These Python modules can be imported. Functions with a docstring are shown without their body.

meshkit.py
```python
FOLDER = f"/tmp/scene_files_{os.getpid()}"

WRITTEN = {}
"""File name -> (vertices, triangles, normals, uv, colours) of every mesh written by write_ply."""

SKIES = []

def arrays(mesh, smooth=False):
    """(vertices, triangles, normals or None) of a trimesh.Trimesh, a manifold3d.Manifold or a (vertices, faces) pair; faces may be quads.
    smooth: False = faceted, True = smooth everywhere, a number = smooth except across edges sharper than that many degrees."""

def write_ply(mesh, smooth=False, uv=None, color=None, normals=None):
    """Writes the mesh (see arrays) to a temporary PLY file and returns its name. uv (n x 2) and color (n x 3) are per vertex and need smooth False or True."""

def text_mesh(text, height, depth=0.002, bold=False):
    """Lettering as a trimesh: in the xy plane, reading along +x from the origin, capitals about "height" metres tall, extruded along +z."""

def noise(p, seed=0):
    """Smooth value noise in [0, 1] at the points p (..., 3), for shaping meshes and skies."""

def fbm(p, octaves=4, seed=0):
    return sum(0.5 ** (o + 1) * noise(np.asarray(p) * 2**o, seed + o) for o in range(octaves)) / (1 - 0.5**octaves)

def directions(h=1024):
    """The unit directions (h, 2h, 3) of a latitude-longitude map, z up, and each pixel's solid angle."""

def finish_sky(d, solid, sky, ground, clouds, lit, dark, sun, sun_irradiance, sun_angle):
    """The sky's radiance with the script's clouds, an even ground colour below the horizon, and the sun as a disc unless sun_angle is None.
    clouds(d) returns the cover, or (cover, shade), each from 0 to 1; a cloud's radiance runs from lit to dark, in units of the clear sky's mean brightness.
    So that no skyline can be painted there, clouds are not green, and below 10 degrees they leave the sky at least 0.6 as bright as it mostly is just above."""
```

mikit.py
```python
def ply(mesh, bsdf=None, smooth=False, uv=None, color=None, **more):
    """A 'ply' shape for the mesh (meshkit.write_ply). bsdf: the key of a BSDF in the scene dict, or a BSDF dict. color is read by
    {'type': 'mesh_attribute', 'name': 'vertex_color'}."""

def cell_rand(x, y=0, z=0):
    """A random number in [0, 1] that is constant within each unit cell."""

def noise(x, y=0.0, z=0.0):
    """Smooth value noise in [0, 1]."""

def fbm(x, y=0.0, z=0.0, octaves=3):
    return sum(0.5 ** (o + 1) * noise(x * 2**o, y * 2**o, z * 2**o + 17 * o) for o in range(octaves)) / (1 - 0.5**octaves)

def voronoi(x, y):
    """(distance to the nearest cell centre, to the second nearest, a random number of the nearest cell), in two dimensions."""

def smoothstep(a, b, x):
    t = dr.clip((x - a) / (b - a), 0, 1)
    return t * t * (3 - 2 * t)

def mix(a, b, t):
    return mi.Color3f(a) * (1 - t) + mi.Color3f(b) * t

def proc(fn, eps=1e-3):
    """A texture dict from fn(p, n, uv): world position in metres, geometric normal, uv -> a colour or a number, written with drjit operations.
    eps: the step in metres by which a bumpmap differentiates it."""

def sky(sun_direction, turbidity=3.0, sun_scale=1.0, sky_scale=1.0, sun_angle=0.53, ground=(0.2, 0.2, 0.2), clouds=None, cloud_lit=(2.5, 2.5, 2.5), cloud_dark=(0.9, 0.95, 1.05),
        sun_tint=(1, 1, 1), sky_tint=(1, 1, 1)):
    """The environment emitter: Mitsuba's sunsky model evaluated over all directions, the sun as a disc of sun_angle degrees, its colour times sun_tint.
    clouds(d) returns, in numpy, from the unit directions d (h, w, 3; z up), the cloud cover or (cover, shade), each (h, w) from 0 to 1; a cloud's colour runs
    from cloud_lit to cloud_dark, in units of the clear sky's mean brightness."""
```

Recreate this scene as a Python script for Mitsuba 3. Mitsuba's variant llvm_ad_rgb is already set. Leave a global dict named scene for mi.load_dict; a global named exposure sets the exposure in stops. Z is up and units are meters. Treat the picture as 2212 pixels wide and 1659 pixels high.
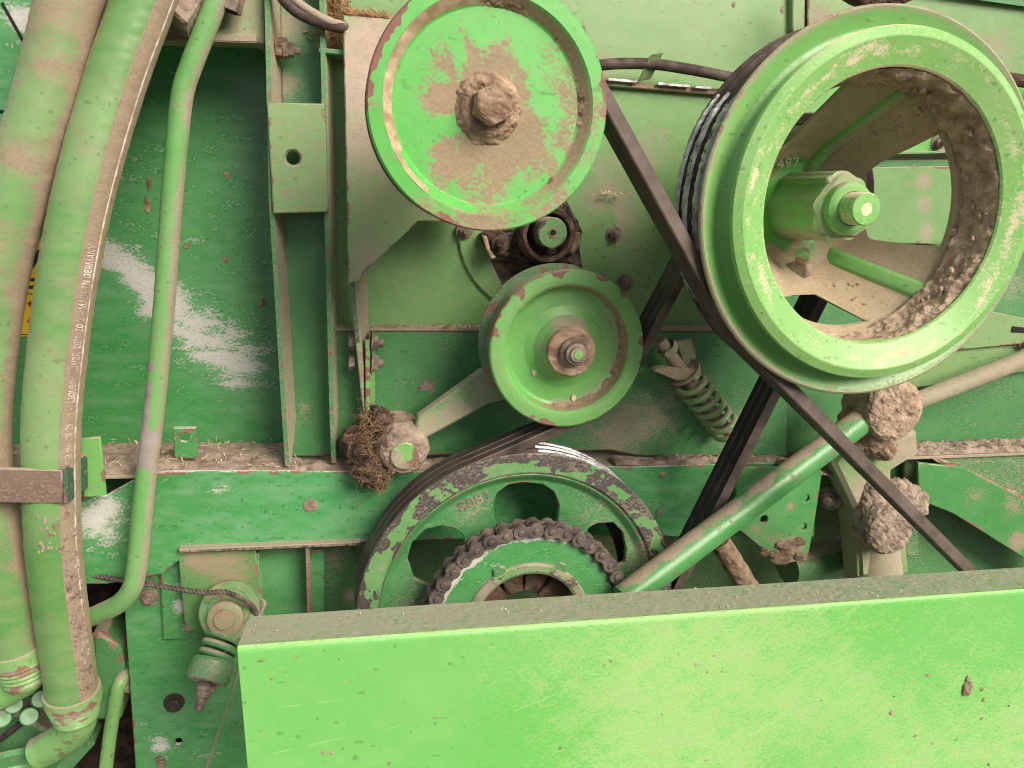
import math, numpy as np, trimesh, shapely, mitsuba as mi, drjit as dr
import mikit, meshkit
from mikit import noise, fbm, smoothstep, mix, proc
from shapely.geometry import Polygon, Point, LineString, MultiPolygon, box as sbox
from shapely.ops import unary_union
rng = np.random.default_rng(7)
scene, labels = {}, {}
exposure = 2.62

# ------------------------------------------------------------------ camera
# the machine's side wall is the plane y = 0, a height h above it is y = -h; the camera looks at it from 0.75 m, a little down and to the right
F, CX, CY, VX, VY = 1736.0, 1106.0, 829.5, 691.0, 406.0
CAM = np.array([0.0, -0.75, 1.45])
_Y = np.array([VX - CX, VY - CY, F]); _Y = _Y / np.linalg.norm(_Y)
_t = (F * F + (VX - CX) ** 2 + (VY - CY) ** 2) / -((VX - CX) + 0.06 * (VY - CY))
_X = np.array([VX - CX + _t, VY - CY + 0.06 * _t, F]); _X = _X / np.linalg.norm(_X)
_D = np.cross(_Y, _X); _D = _D * np.sign(_D[1])          # world down in camera axes (x right, y down, z forward)
R = np.array([_X, _Y, -_D])                               # camera axes -> world
fw, up = R @ np.array([0, 0, 1.0]), R @ np.array([0, -1.0, 0])
scene['camera'] = {'type': 'perspective', 'fov': math.degrees(2 * math.atan(CX / F)), 'fov_axis': 'x', 'near_clip': 0.01, 'far_clip': 200.0,
                   'to_world': mi.ScalarTransform4f().look_at(origin=CAM.tolist(), target=(CAM + fw).tolist(), up=up.tolist())}
# ------------------------------------------------------------------ light: hazy daylight from the open side of the machine
scene['sky'] = mikit.sky((0.45, -0.86, 0.64), turbidity=3, sky_scale=0.62, sun_scale=0.72, sun_angle=34, clouds=lambda d: 1.0, ground=(0.085, 0.08, 0.07), sun_tint=(0.92, 1, 1.22), cloud_lit=(2.15, 2.25, 2.42))


HB, SC = [0.0], [1.0]        # the level (height) that h counts from, and the size of round things at that level
WALL, FRONT = (-0.078, 1.11), (0.0, 1.0)


def level(l):
    HB[0], SC[0] = l


def pd(x, y, h):
    """the point at height h above the wall that the photograph shows at x, y (of 2212 x 1659)"""
    r = R @ np.array([(x - CX) / F, (y - CY) / F, 1.0])
    return CAM + r * ((-(h + HB[0]) - CAM[1]) / r[1])


def xz(pts, h):
    return np.array([pd(x, y, h)[[0, 2]] for x, y in pts])


# ------------------------------------------------------------------ materials
def rgb(c):
    return mi.Color3f(*[float(v) for v in c])


def paint(name, base, faded, dustc, film=0.15, chipc=(0.2, 0.105, 0.075), stretch=(1, 1, 1), gloss=0.38, bump=0.0, soft=1.0, updust=0.8, scratch=False):
    sx, sy, sz = stretch
    base, faded, dustc, chipc = map(tuple, (base, faded, dustc, chipc))

    def masks(p, n, uv):
        x, y, z = p.x * sx, p.y * sy, p.z * sz
        a = fbm(x * 6, y * 6, z * 6, 3)
        b = fbm(x * 70 + 3, y * 70, z * 70, 4)
        c = noise(p.x * 520, p.y * 520, p.z * 520)
        g = noise(p.x * 1100, p.y * 1100, p.z * 1100)
        t = dr.clip(((0.62 - 0.26 * soft) * b + 0.16 * a + (0.22 + 0.08 * soft) * c + 0.18 * soft * g - 0.31) / 0.38, 0, 1)
        d = uv.y + updust * smoothstep(0.55, 0.9, n.z)
        dust = smoothstep(t - 0.3 * soft, t + 0.3 + 0.35 * soft, d * (1.3 + 0.35 * soft))
        e = fbm(p.x * 95 + 11, p.y * 95, p.z * 95, 3)
        t2 = 0.16 + 0.84 * dr.clip((e - 0.3) / 0.42, 0, 1)
        chip = smoothstep(t2 + 0.03, t2 + 0.08, uv.x * 1.1)
        return a, b, c, dust, chip

    def color(p, n, uv):
        a, b, c, dust, chip = masks(p, n, uv)
        col = mix(base, faded, dr.clip((a - 0.28) / 0.44 + (b - 0.5) * 0.7, 0, 1))
        col = mix(col, dustc, film * dr.clip(0.35 + 1.3 * (b - 0.35) + 0.35 * (c - 0.5), 0, 1))
        spot = smoothstep(0.8, 0.9, noise(p.x * 230 + 5, p.y * 230, p.z * 230)) * 0.3
        col = col * (1 - spot * smoothstep(0.35, 0.6, a))
        col = mix(col, rgb(chipc) * (0.65 + 0.7 * b), chip)
        col = mix(col, rgb(dustc) * (0.72 + 0.3 * c + 0.26 * b), dust * 0.93)
        if scratch:
            for (x0, z0, x1, z1) in SCRATCH:
                L = math.hypot(x1 - x0, z1 - z0); ux, uz = (x1 - x0) / L, (z1 - z0) / L
                al, ac = (p.x - x0) * ux + (p.z - z0) * uz, dr.abs(-(p.x - x0) * uz + (p.z - z0) * ux + 0.002 * (noise(p.x * 30, p.z * 30) - 0.5))
                k = smoothstep(0.0009, 0.0002, ac) * smoothstep(0, 0.02, al) * smoothstep(L, L - 0.02, al) * smoothstep(0.35, 0.6, noise(al * 90, x0 * 50))
                col = mix(col, mi.Color3f(0.4, 0.62, 0.34), k * 0.3)
        return col

    def rough(p, n, uv):
        a, b, c, dust, chip = masks(p, n, uv)
        return dr.clip(gloss + 0.16 * (b - 0.5) + 0.4 * dr.maximum(dust, chip * 0.8), 0.1, 0.95)

    bs = {'type': 'principled', 'base_color': proc(color), 'roughness': proc(rough), 'specular': 0.5}
    if bump:
        bs = {'type': 'bumpmap', 'arbitrary': proc(lambda p, n, uv: fbm(p.x * 260, p.y * 260, p.z * 260, 3) * bump, 6e-4), 'scale': 1.0, 'bsdf': bs}
    scene[name] = {'type': 'twosided', 'bsdf': bs}


def plain(name, fn, rough=0.6, metallic=0.0, spec=0.5, bumpf=None, eps=6e-4):
    bs = {'type': 'principled', 'base_color': proc(fn) if callable(fn) else {'type': 'rgb', 'value': list(fn)}, 'roughness': rough, 'metallic': metallic, 'specular': spec}
    if bumpf is not None:
        bs = {'type': 'bumpmap', 'arbitrary': proc(bumpf, eps), 'scale': 1.0, 'bsdf': bs}
    scene[name] = {'type': 'twosided', 'bsdf': bs}


SCRATCH = [(*pd(a, b, 0.245)[[0, 2]], *pd(c, d, 0.245)[[0, 2]]) for a, b, c, d in [(560, 1535, 760, 1505), (540, 1640, 900, 1560), (1000, 1580, 1250, 1480), (1500, 1650, 1700, 1545), (1990, 1620, 2140, 1330), (1350, 1420, 1420, 1500)]]
TAN, PALE, BROWN = (0.33, 0.28, 0.21), (0.55, 0.54, 0.52), (0.29, 0.205, 0.14)
paint('paint_deep', (0.015, 0.17, 0.04), (0.04, 0.23, 0.07), TAN, film=0.2)
paint('paint_panel', (0.012, 0.21, 0.026), (0.05, 0.28, 0.08), PALE, film=0.16, stretch=(0.8, 1, 1.5), gloss=0.28, soft=0.55)
paint('paint_faded', (0.075, 0.29, 0.055), (0.16, 0.35, 0.12), TAN, film=0.32)
paint('paint_cover', (0.1, 0.43, 0.08), (0.16, 0.46, 0.125), (0.33, 0.53, 0.2), film=0.14, gloss=0.34, scratch=True)
paint('paint_covertop', (0.05, 0.26, 0.05), (0.12, 0.3, 0.09), (0.35, 0.335, 0.26), film=0.3, updust=0.12, soft=0.9, bump=0.0013)
paint('paint_pulley', (0.055, 0.42, 0.055), (0.12, 0.46, 0.11), BROWN, film=0.14, chipc=(0.2, 0.095, 0.075), soft=0.8)
paint('paint_web', (0.05, 0.36, 0.05), (0.12, 0.42, 0.1), (0.37, 0.275, 0.195), film=0.2, soft=0.7)
paint('paint_cast', (0.08, 0.37, 0.06), (0.18, 0.43, 0.13), TAN, film=0.2)
paint('paint_pipe', (0.07, 0.32, 0.06), (0.15, 0.37, 0.12), TAN, film=0.2, chipc=(0.26, 0.23, 0.22))
paint('paint_strut', (0.02, 0.23, 0.045), (0.06, 0.29, 0.09), (0.3, 0.225, 0.17), film=0.2, gloss=0.36, soft=0.7, updust=0.25)
paint('paint_worn', (0.03, 0.25, 0.05), (0.1, 0.29, 0.09), TAN, film=0.25, chipc=(0.055, 0.047, 0.045))
paint('paint_hose', (0.055, 0.26, 0.05), (0.17, 0.36, 0.13), (0.3, 0.225, 0.165), film=0.35, gloss=0.42, stretch=(0.7, 0.7, 1.7))
paint('paint_grey', (0.13, 0.085, 0.065), (0.21, 0.16, 0.135), TAN, film=0.15, chipc=(0.04, 0.1, 0.06))


def dirt_color(lo, hi):
    def fn(p, n, uv):
        b = fbm(p.x * 110, p.y * 110, p.z * 110, 4)
        c = noise(p.x * 700, p.y * 700, p.z * 700)
        return mix(lo, hi, dr.clip((b - 0.3) / 0.4 * 0.75 + 0.35 * (c - 0.35), 0, 1))
    return fn


def dirt_bump(p, n, uv):
    return (fbm(p.x * 230, p.y * 230, p.z * 230, 3) - 0.5) * 0.0036


plain('dirt', dirt_color((0.16, 0.105, 0.07), (0.42, 0.31, 0.22)), 0.95, spec=0.2, bumpf=dirt_bump)
plain('dirt_pale', dirt_color((0.23, 0.165, 0.12), (0.5, 0.385, 0.29)), 0.95, spec=0.2, bumpf=dirt_bump)
plain('dirt_grey', dirt_color((0.17, 0.13, 0.1), (0.4, 0.32, 0.26)), 0.95, spec=0.2, bumpf=dirt_bump)
plain('dirt_dark', dirt_color((0.045, 0.03, 0.022), (0.16, 0.105, 0.075)), 0.9, spec=0.3, bumpf=dirt_bump)
plain('grease', dirt_color((0.022, 0.017, 0.016), (0.12, 0.085, 0.07)), 0.5, spec=0.5, bumpf=dirt_bump)
plain('steel_worn', dirt_color((0.1, 0.075, 0.06), (0.32, 0.25, 0.2)), 0.55, spec=0.5)
plain('steel_bright', dirt_color((0.22, 0.21, 0.22), (0.66, 0.66, 0.68)), 0.4, metallic=0.7)
def belt_color(lo, hi):
    base = dirt_color(lo, hi)
    def fn(p, n, uv):
        k = uv.y * dr.clip(0.35 + 1.6 * (fbm(p.x * 60, p.y * 60, p.z * 60, 3) - 0.3), 0, 1)
        return mix(base(p, n, uv), mi.Color3f(0.15, 0.115, 0.095), k)
    return fn


plain('rubber', belt_color((0.011, 0.01, 0.01), (0.035, 0.03, 0.028)), 0.55, spec=0.4)
plain('rubber_dusty', dirt_color((0.04, 0.03, 0.026), (0.12, 0.09, 0.075)), 0.7, spec=0.3)
plain('chain_metal', dirt_color((0.045, 0.037, 0.034), (0.17, 0.135, 0.115)), 0.55, spec=0.5)
plain('primer', dirt_color((0.3, 0.2, 0.12), (0.58, 0.46, 0.32)), 0.8)
plain('straw', dirt_color((0.2, 0.1, 0.045), (0.5, 0.32, 0.16)), 0.8)
plain('straw_dark', dirt_color((0.07, 0.04, 0.025), (0.32, 0.21, 0.12)), 0.85)
plain('chaff', dirt_color((0.4, 0.3, 0.18), (0.75, 0.66, 0.48)), 0.8)
plain('yellow_print', (0.8, 0.5, 0.01), 0.35)
plain('black_print', (0.01, 0.01, 0.01), 0.4)
plain('red_print', (0.35, 0.02, 0.015), 0.4)
plain('white_print', dirt_color((0.3, 0.235, 0.19), (0.7, 0.63, 0.56)), 0.7)
plain('seam_dark', (0.012, 0.012, 0.011), 0.9)
plain('ground_soil', dirt_color((0.06, 0.048, 0.036), (0.14, 0.115, 0.09)), 0.95)


# ------------------------------------------------------------------ mesh kit
class M:
    def __init__(s):
        s.v, s.f, s.uv, s.n = [], [], [], 0

    def add(s, v, f, wear=0.0, dust=0.0):
        v, f = np.asarray(v, float), np.asarray(f, int)
        if f.ndim == 2 and f.shape[1] == 4:
            f = np.vstack([f[:, [0, 1, 2]], f[:, [0, 2, 3]]])
        s.v.append(v); s.f.append(f + s.n); s.n += len(v)
        s.uv.append(np.stack([np.broadcast_to(np.asarray(wear, float), len(v)), np.broadcast_to(np.asarray(dust, float), len(v))], 1))
        return s

    def tri(s):
        return np.vstack(s.v), np.vstack(s.f), np.round(np.vstack(s.uv), 4)


def num(key):
    if key not in used:
        used.add(key); return key
    i = 1
    while f'{key}_{i:03d}' in used:
        i += 1
    used.add(f'{key}_{i:03d}')
    return f'{key}_{i:03d}'


used = set()


def obj(name, m, bsdf, parent=None, smooth=True, **tag):
    key = num((parent + '__' if parent else '') + name)
    v, f, uv = m.tri()
    scene[key] = mikit.ply(trimesh.Trimesh(v, f, process=False), bsdf, smooth=smooth, uv=uv)
    if tag:
        labels[key] = tag
    return key


def thing(name, label, category, group=None, kind=None):
    key = num(name)
    labels[key] = {k: v for k, v in dict(label=label, category=category, group=group, kind=kind).items() if v}
    return key


def T3(v2, h):
    v2 = np.asarray(v2, float)
    return np.stack([v2[:, 0], np.broadcast_to(-(np.asarray(h, float) + HB[0]), len(v2)), v2[:, 1]], 1)


def polys(g):
    return [q for q in (g.geoms if hasattr(g, 'geoms') else [g]) if q.geom_type == 'Polygon' and q.area > 1e-9]


def tri2(g):
    for q in polys(g):
        try:
            v, f = trimesh.creation.triangulate_polygon(q, engine='earcut')
        except Exception:
            continue
        if len(f):
            yield np.asarray(v), np.asarray(f)


def plate_xz(poly, h, t, bevel=0.001, wear=0.5, band=0.005, dust=0.12, res=0.0, hf=None, m=None):
    """a sheet of outline poly (x, z) whose front is at height h, thickness t, with bevelled and worn edges; hf(x, z) lifts it"""
    m = m or M()
    lift = hf or (lambda x, z: 0 * x)
    dfn = dust if callable(dust) else (lambda x, z: dust + 0 * x)

    def put(v, f, hh, w):
        m.add(T3(v, hh + lift(v[:, 0], v[:, 1])), f, w, dfn(v[:, 0], v[:, 1]))
    if hf is not None:
        poly = poly.segmentize(0.004)
    inner, core = poly.buffer(-bevel, join_style=2), poly.buffer(-band, join_style=1)
    for v, f in tri2(core):
        if res:
            v3, f = trimesh.remesh.subdivide_to_size(np.c_[v, 0 * v[:, 0]], f, res, max_iter=14)
            v = v3[:, :2]
        put(v, f, h, 0.0)
    eb = inner.boundary
    for v, f in tri2(inner.difference(core)):
        if res and (len(f) < 400 or hf is not None):
            v3, f = trimesh.remesh.subdivide_to_size(np.c_[v, 0 * v[:, 0]], f, max(res, 0.004) * 2, max_iter=14); v = v3[:, :2]
        on = shapely.distance(shapely.points(v), eb)
        put(v, f, h, wear * np.clip(1 - on / max(band - bevel, 1e-6), 0, 1))
    ob = poly.boundary
    for v, f in tri2(poly.difference(inner)):
        on = shapely.distance(shapely.points(v), ob) < bevel * 0.3
        m.add(T3(v, np.where(on, h - bevel, h) + lift(v[:, 0], v[:, 1])), f, wear * 1.2, dfn(v[:, 0], v[:, 1]))
    for q in polys(poly):
        for ring in [q.exterior, *q.interiors]:
            c = np.array(ring.coords)
            if res:
                c = np.array(ring.segmentize(res * 3).coords)
            n = len(c) - 1
            for k in range(n):
                a, b = c[k], c[k + 1]
                l = lift(np.array([a[0], b[0]]), np.array([a[1], b[1]]))
                H = h + HB[0]
                m.add([[a[0], -(H - bevel + l[0]), a[1]], [b[0], -(H - bevel + l[1]), b[1]], [b[0], -(H - t + l[1]), b[1]], [a[0], -(H - t + l[0]), a[1]]], [[0, 1, 2, 3]], wear * 0.8, dfn(np.array([a[0]]), np.array([a[1]]))[0])
    for v, f in tri2(poly):
        if hf is not None:
            v3, f = trimesh.remesh.subdivide_to_size(np.c_[v, 0 * v[:, 0]], f, 0.008, max_iter=14); v = v3[:, :2]
        m.add(T3(v, h - t + lift(v[:, 0], v[:, 1])), f, 0, 0.2)
    return m


def shape(pts, h, rnd=0.0, holes=()):
    q = Polygon(xz(pts, h)).buffer(0)
    if rnd:
        q = q.buffer(-rnd, join_style=1, resolution=6).buffer(2 * rnd, join_style=1, resolution=6).buffer(-rnd, join_style=1, resolution=6)
    for (x, y, r) in holes:
        q = q.difference(Point(*pd(x, y, h)[[0, 2]]).buffer(r * SC[0], 12))
    return q


def plate(pts, h, t, rnd=0.0, holes=(), **k):
    return plate_xz(shape(pts, h, rnd, holes), h, t, **k)


def frame_of(ax):
    ax = np.asarray(ax, float) / np.linalg.norm(ax)
    a = np.cross(ax, [0, 0, 1] if abs(ax[2]) < 0.9 else [1, 0, 0]); a /= np.linalg.norm(a)
    return ax, a, np.cross(a, ax)


RS_NOW = [1.0]


def lathe(c, prof, seg=96, axis=(0, -1, 0), wear=0.0, dust=0.1, step=0.004, sharp=28, m=None, arc=(0, 2 * math.pi), wob=None, rs=None):
    """turns prof [(r, h)] about axis through c; h runs along the axis. wear / dust may be functions of (angle, r, h)"""
    m, rs = m or M(), (RS_NOW[0] if rs is None else rs) * SC[0]
    ax, a, b = frame_of(axis)
    if tuple(axis) == (0, -1, 0):
        a, b = np.array([1.0, 0, 0]), np.array([0, 0, 1.0])
    c = np.asarray(c, float)
    th = np.linspace(*arc, seg + 1)
    runs, cur = [], [prof[0]]
    for k in range(1, len(prof)):
        cur.append(prof[k])
        if k + 1 < len(prof):
            d0, d1 = np.subtract(prof[k], prof[k - 1]), np.subtract(prof[k + 1], prof[k])
            cosv = np.dot(d0, d1) / max(np.linalg.norm(d0) * np.linalg.norm(d1), 1e-12)
            if cosv < math.cos(math.radians(sharp)):
                runs.append(cur); cur = [prof[k]]
    runs.append(cur)
    for run in runs:
        p = [run[0]]
        for q0, q1 in zip(run[:-1], run[1:]):
            k = max(1, int(np.hypot(*np.subtract(q1, q0)) / step))
            p += [tuple(np.add(q0, np.subtract(q1, q0) * (i + 1) / k)) for i in range(k)]
        p = np.array(p)
        r, h = np.meshgrid(p[:, 0], th, indexing='ij')[0], np.meshgrid(p[:, 1], th, indexing='ij')[0]
        t = np.broadcast_to(th, r.shape)
        if wob is not None:
            dr_, dh_ = wob(t, r, h); r, h = r + dr_, h + dh_
        v = c + rs * r[..., None] * (np.cos(t)[..., None] * a + np.sin(t)[..., None] * b) + h[..., None] * ax
        n, w = r.shape
        i = np.arange(n - 1)[:, None] * w + np.arange(w - 1)
        f = np.stack([i, i + 1, i + 1 + w, i + w], -1).reshape(-1, 4)
        e = p[-1] - p[0]
        if (e[0] > 0 if abs(e[0]) > abs(e[1]) else e[1] < 0):
            f = f[:, ::-1]
        ev = lambda g: (g(t, r, h) if callable(g) else g + 0 * r).ravel()
        m.add(v.reshape(-1, 3), f, ev(wear), ev(dust))
    return m


def spline(pts, n=60):
    p = np.asarray(pts, float)
    p = np.vstack([2 * p[0] - p[1], p, 2 * p[-1] - p[-2]])
    out, segs = [], len(p) - 3
    for u in np.linspace(0, segs - 1e-9, n):
        i, t = int(u), u - int(u)
        a, b, c, d = p[i:i + 4]
        out.append(0.5 * ((2 * b) + (c - a) * t + (2 * a - 5 * b + 4 * c - d) * t * t + (3 * b - a - 3 * c + d) * t ** 3))
    return np.array(out)


def path(pts, n=60):
    return spline([pd(*p) for p in pts], n)


def rings(P, ref=(0, -1, 0)):
    d = np.gradient(P, axis=0); d /= np.linalg.norm(d, axis=1, keepdims=True)
    a = np.cross(ref, d); a /= np.linalg.norm(a, axis=1, keepdims=True)
    return d, a, np.cross(d, a)                           # b points towards ref


def tube(P, r, seg=20, wear=0.0, dust=0.1, m=None, cap=True, disp=None, ref=(0, -1, 0)):
    """a round bar along P; angle 0 is to its right, 90 degrees towards the viewer"""
    m, r = m or M(), np.asarray(r, float) * SC[0]
    d, a, b = rings(P, ref)
    th = np.linspace(0, 2 * math.pi, seg + 1)
    rr = np.broadcast_to(np.asarray(r, float), len(P))[:, None] + 0 * th
    s = np.concatenate([[0], np.cumsum(np.linalg.norm(np.diff(P, axis=0), axis=1))])
    S, TH = np.broadcast_to(s[:, None], rr.shape), np.broadcast_to(th, rr.shape)
    if disp is not None:
        rr = rr + disp(S, TH)
    v = P[:, None] + rr[..., None] * (np.cos(th)[:, None] * a[:, None] + np.sin(th)[:, None] * b[:, None])
    n, w = rr.shape
    i = np.arange(n - 1)[:, None] * w + np.arange(w - 1)
    ev = lambda g: (g(S, TH) if callable(g) else g + 0 * rr).ravel()
    m.add(v.reshape(-1, 3), np.stack([i, i + 1, i + w + 1, i + w], -1).reshape(-1, 4), ev(wear), ev(dust))
    if cap:
        for e in (0, -1):
            m.add(np.vstack([v[e], P[e]]), [[k, k + 1, w] for k in range(w - 1)], wear if not callable(wear) else 0, dust if not callable(dust) else 0.2)
    return m


def box(c, e1, e2, e3, bevel=0.0008, wear=0.3, dust=0.1, m=None):
    """a block with centre c and half-extents e1, e2, e3 (vectors), edges chamfered"""
    import manifold3d as mf
    m = m or M()
    L = [np.linalg.norm(e) for e in (e1, e2, e3)]
    b = min(bevel, 0.4 * min(L))
    pts = []
    for s in np.array(np.meshgrid((-1, 1), (-1, 1), (-1, 1))).T.reshape(-1, 3):
        for k in range(3):
            q = [L[i] - (0 if i == k else b) for i in range(3)]
            pts.append(s * q)
    hull = trimesh.convex.convex_hull(np.array(pts))
    Rm = np.array([np.asarray(e, float) / l for e, l in zip((e1, e2, e3), L)])
    v = hull.vertices @ Rm + np.asarray(c, float)
    f = hull.faces
    m.add(v[f.ravel()], np.arange(len(f) * 3).reshape(-1, 3), wear, dust)
    return m


def prism_hex(c, R0, L, axis=(0, -1, 0), rot=0.0, m=None, wear=0.2, dust=0.3, n=6):
    m, R0 = m or M(), R0 * SC[0]
    ax, a, b = frame_of(axis)
    t = np.arange(n) * 2 * math.pi / n + rot
    ch = R0 * 0.12
    rr, hh = [R0, R0, R0 - ch], [0, L - ch * 0.7, L]
    V = [np.asarray(c) + r * (np.cos(t)[:, None] * a + np.sin(t)[:, None] * b) + h * ax for r, h in zip(rr, hh)]
    for k in range(2):
        for i in range(n):
            j = (i + 1) % n
            m.add([V[k][i], V[k][j], V[k + 1][j], V[k + 1][i]], [[3, 2, 1, 0]], wear, dust)
    m.add(np.vstack([V[2], V[2].mean(0)]), [[(i + 1) % n, i, n] for i in range(n)], wear, dust)
    return m


def bolt(x, y, h, r=0.0075, head=0.006, axis=(0, -1, 0), rot=0.3, stud=0.006, washer=True, wear=0.25, dust=0.4, m=None, c=None):
    m = m or M()
    c = pd(x, y, h) if c is None else np.asarray(c, float)
    ax = np.asarray(axis, float) / np.linalg.norm(axis)
    k = 0.0
    if washer:
        lathe(c, [(r * 1.45, 0), (r * 1.42, 0.0014), (r * 0.5, 0.0015)], 28, axis, wear, dust, m=m); k = 0.0015
    prism_hex(c + ax * k, r, head, axis, rot, m, wear, dust)
    if stud:
        lathe(c + ax * (k + head - 0.0005), [(r * 0.52, 0), (r * 0.52, stud * 0.85), (r * 0.42, stud), (0.0002, stud)], 20, axis, wear, dust, m=m)
    return m


def lump(c, rad, sub=4, amp=0.15, freq=60, seed=1, squash=(1, 1, 1), m=None, flat=None):
    m, rad = m or M(), rad * SC[0]
    s = trimesh.creation.icosphere(subdivisions=sub)
    d = s.vertices
    q = d * np.asarray(squash) * rad
    w = np.asarray(c) + q
    k = 1 + amp * 2 * (meshkit.fbm(w * freq, 4, seed) - 0.5) + amp * 0.8 * (meshkit.fbm(w * freq * 3.5, 3, seed + 5) - 0.5)
    m.add(np.asarray(c) + q * k[:, None], s.faces, 0.0, 0.6)
    return m


def slivers(pts, L, w, name=None, up=None, m=None, tilt=0.35, thick=0.4):
    m = m or M()
    for p in pts:
        l, ww = L * rng.uniform(0.5, 1.4), w * rng.uniform(0.6, 1.3)
        a = rng.normal(size=3) * (1, tilt, 1); a /= np.linalg.norm(a)
        b = np.cross(a, rng.normal(size=3)); b /= np.linalg.norm(b); c = np.cross(a, b)
        o = np.array([a * l + b * 0, b * ww, -a * l, -b * ww, c * ww * thick, -c * ww * thick]) / 2 + p
        m.add(o, [[0, 1, 4], [1, 2, 4], [2, 3, 4], [3, 0, 4], [1, 0, 5], [2, 1, 5], [3, 2, 5], [0, 3, 5]])
    return m


def sm(a, b, x):
    t = np.clip((x - a) / (b - a), 0, 1)
    return t * t * (3 - 2 * t)


def heap(poly_pts, n0, n1, amp, freq, seed, base):
    """a lumpy layer over a quad of four 3-D corners (a b c d); base = how far it rises above them"""
    a, b, c, d = map(np.asarray, poly_pts)
    u, v = np.meshgrid(np.linspace(0, 1, n0), np.linspace(0, 1, n1), indexing='ij')
    P = (a * (1 - u)[..., None] + b * u[..., None]) * (1 - v)[..., None] + (d * (1 - u)[..., None] + c * u[..., None]) * v[..., None]
    n = np.cross(b - a, d - a); n /= np.linalg.norm(n)
    if n[2] < 0 or (abs(n[2]) < 0.2 and n[1] > 0):
        n = -n
    k = base + amp * (meshkit.fbm(P * freq, 4, seed) - 0.35) + amp * 0.35 * (meshkit.fbm(P * freq * 5, 3, seed + 3) - 0.5)
    k = k * np.minimum(1, np.minimum(np.minimum(u, 1 - u) * 30, np.minimum(v, 1 - v) * 6)) ** 0.5
    Q = P + n * k[..., None]
    i = np.arange(n0 - 1)[:, None] * n1 + np.arange(n1 - 1)
    return M().add(Q.reshape(-1, 3), np.stack([i, i + n1, i + n1 + 1, i + 1], -1).reshape(-1, 4), 0, 0.9)
# ------------------------------------------------------------------ the setting: ground under the machine
g = M().add([[-30, -30, 0], [30, -30, 0], [30, 30, 0], [-30, 30, 0]], [[0, 1, 2, 3]])
obj('ground', g, 'ground_soil', kind='structure', label='bare soil under the machine')
PX = 0.00044
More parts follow.
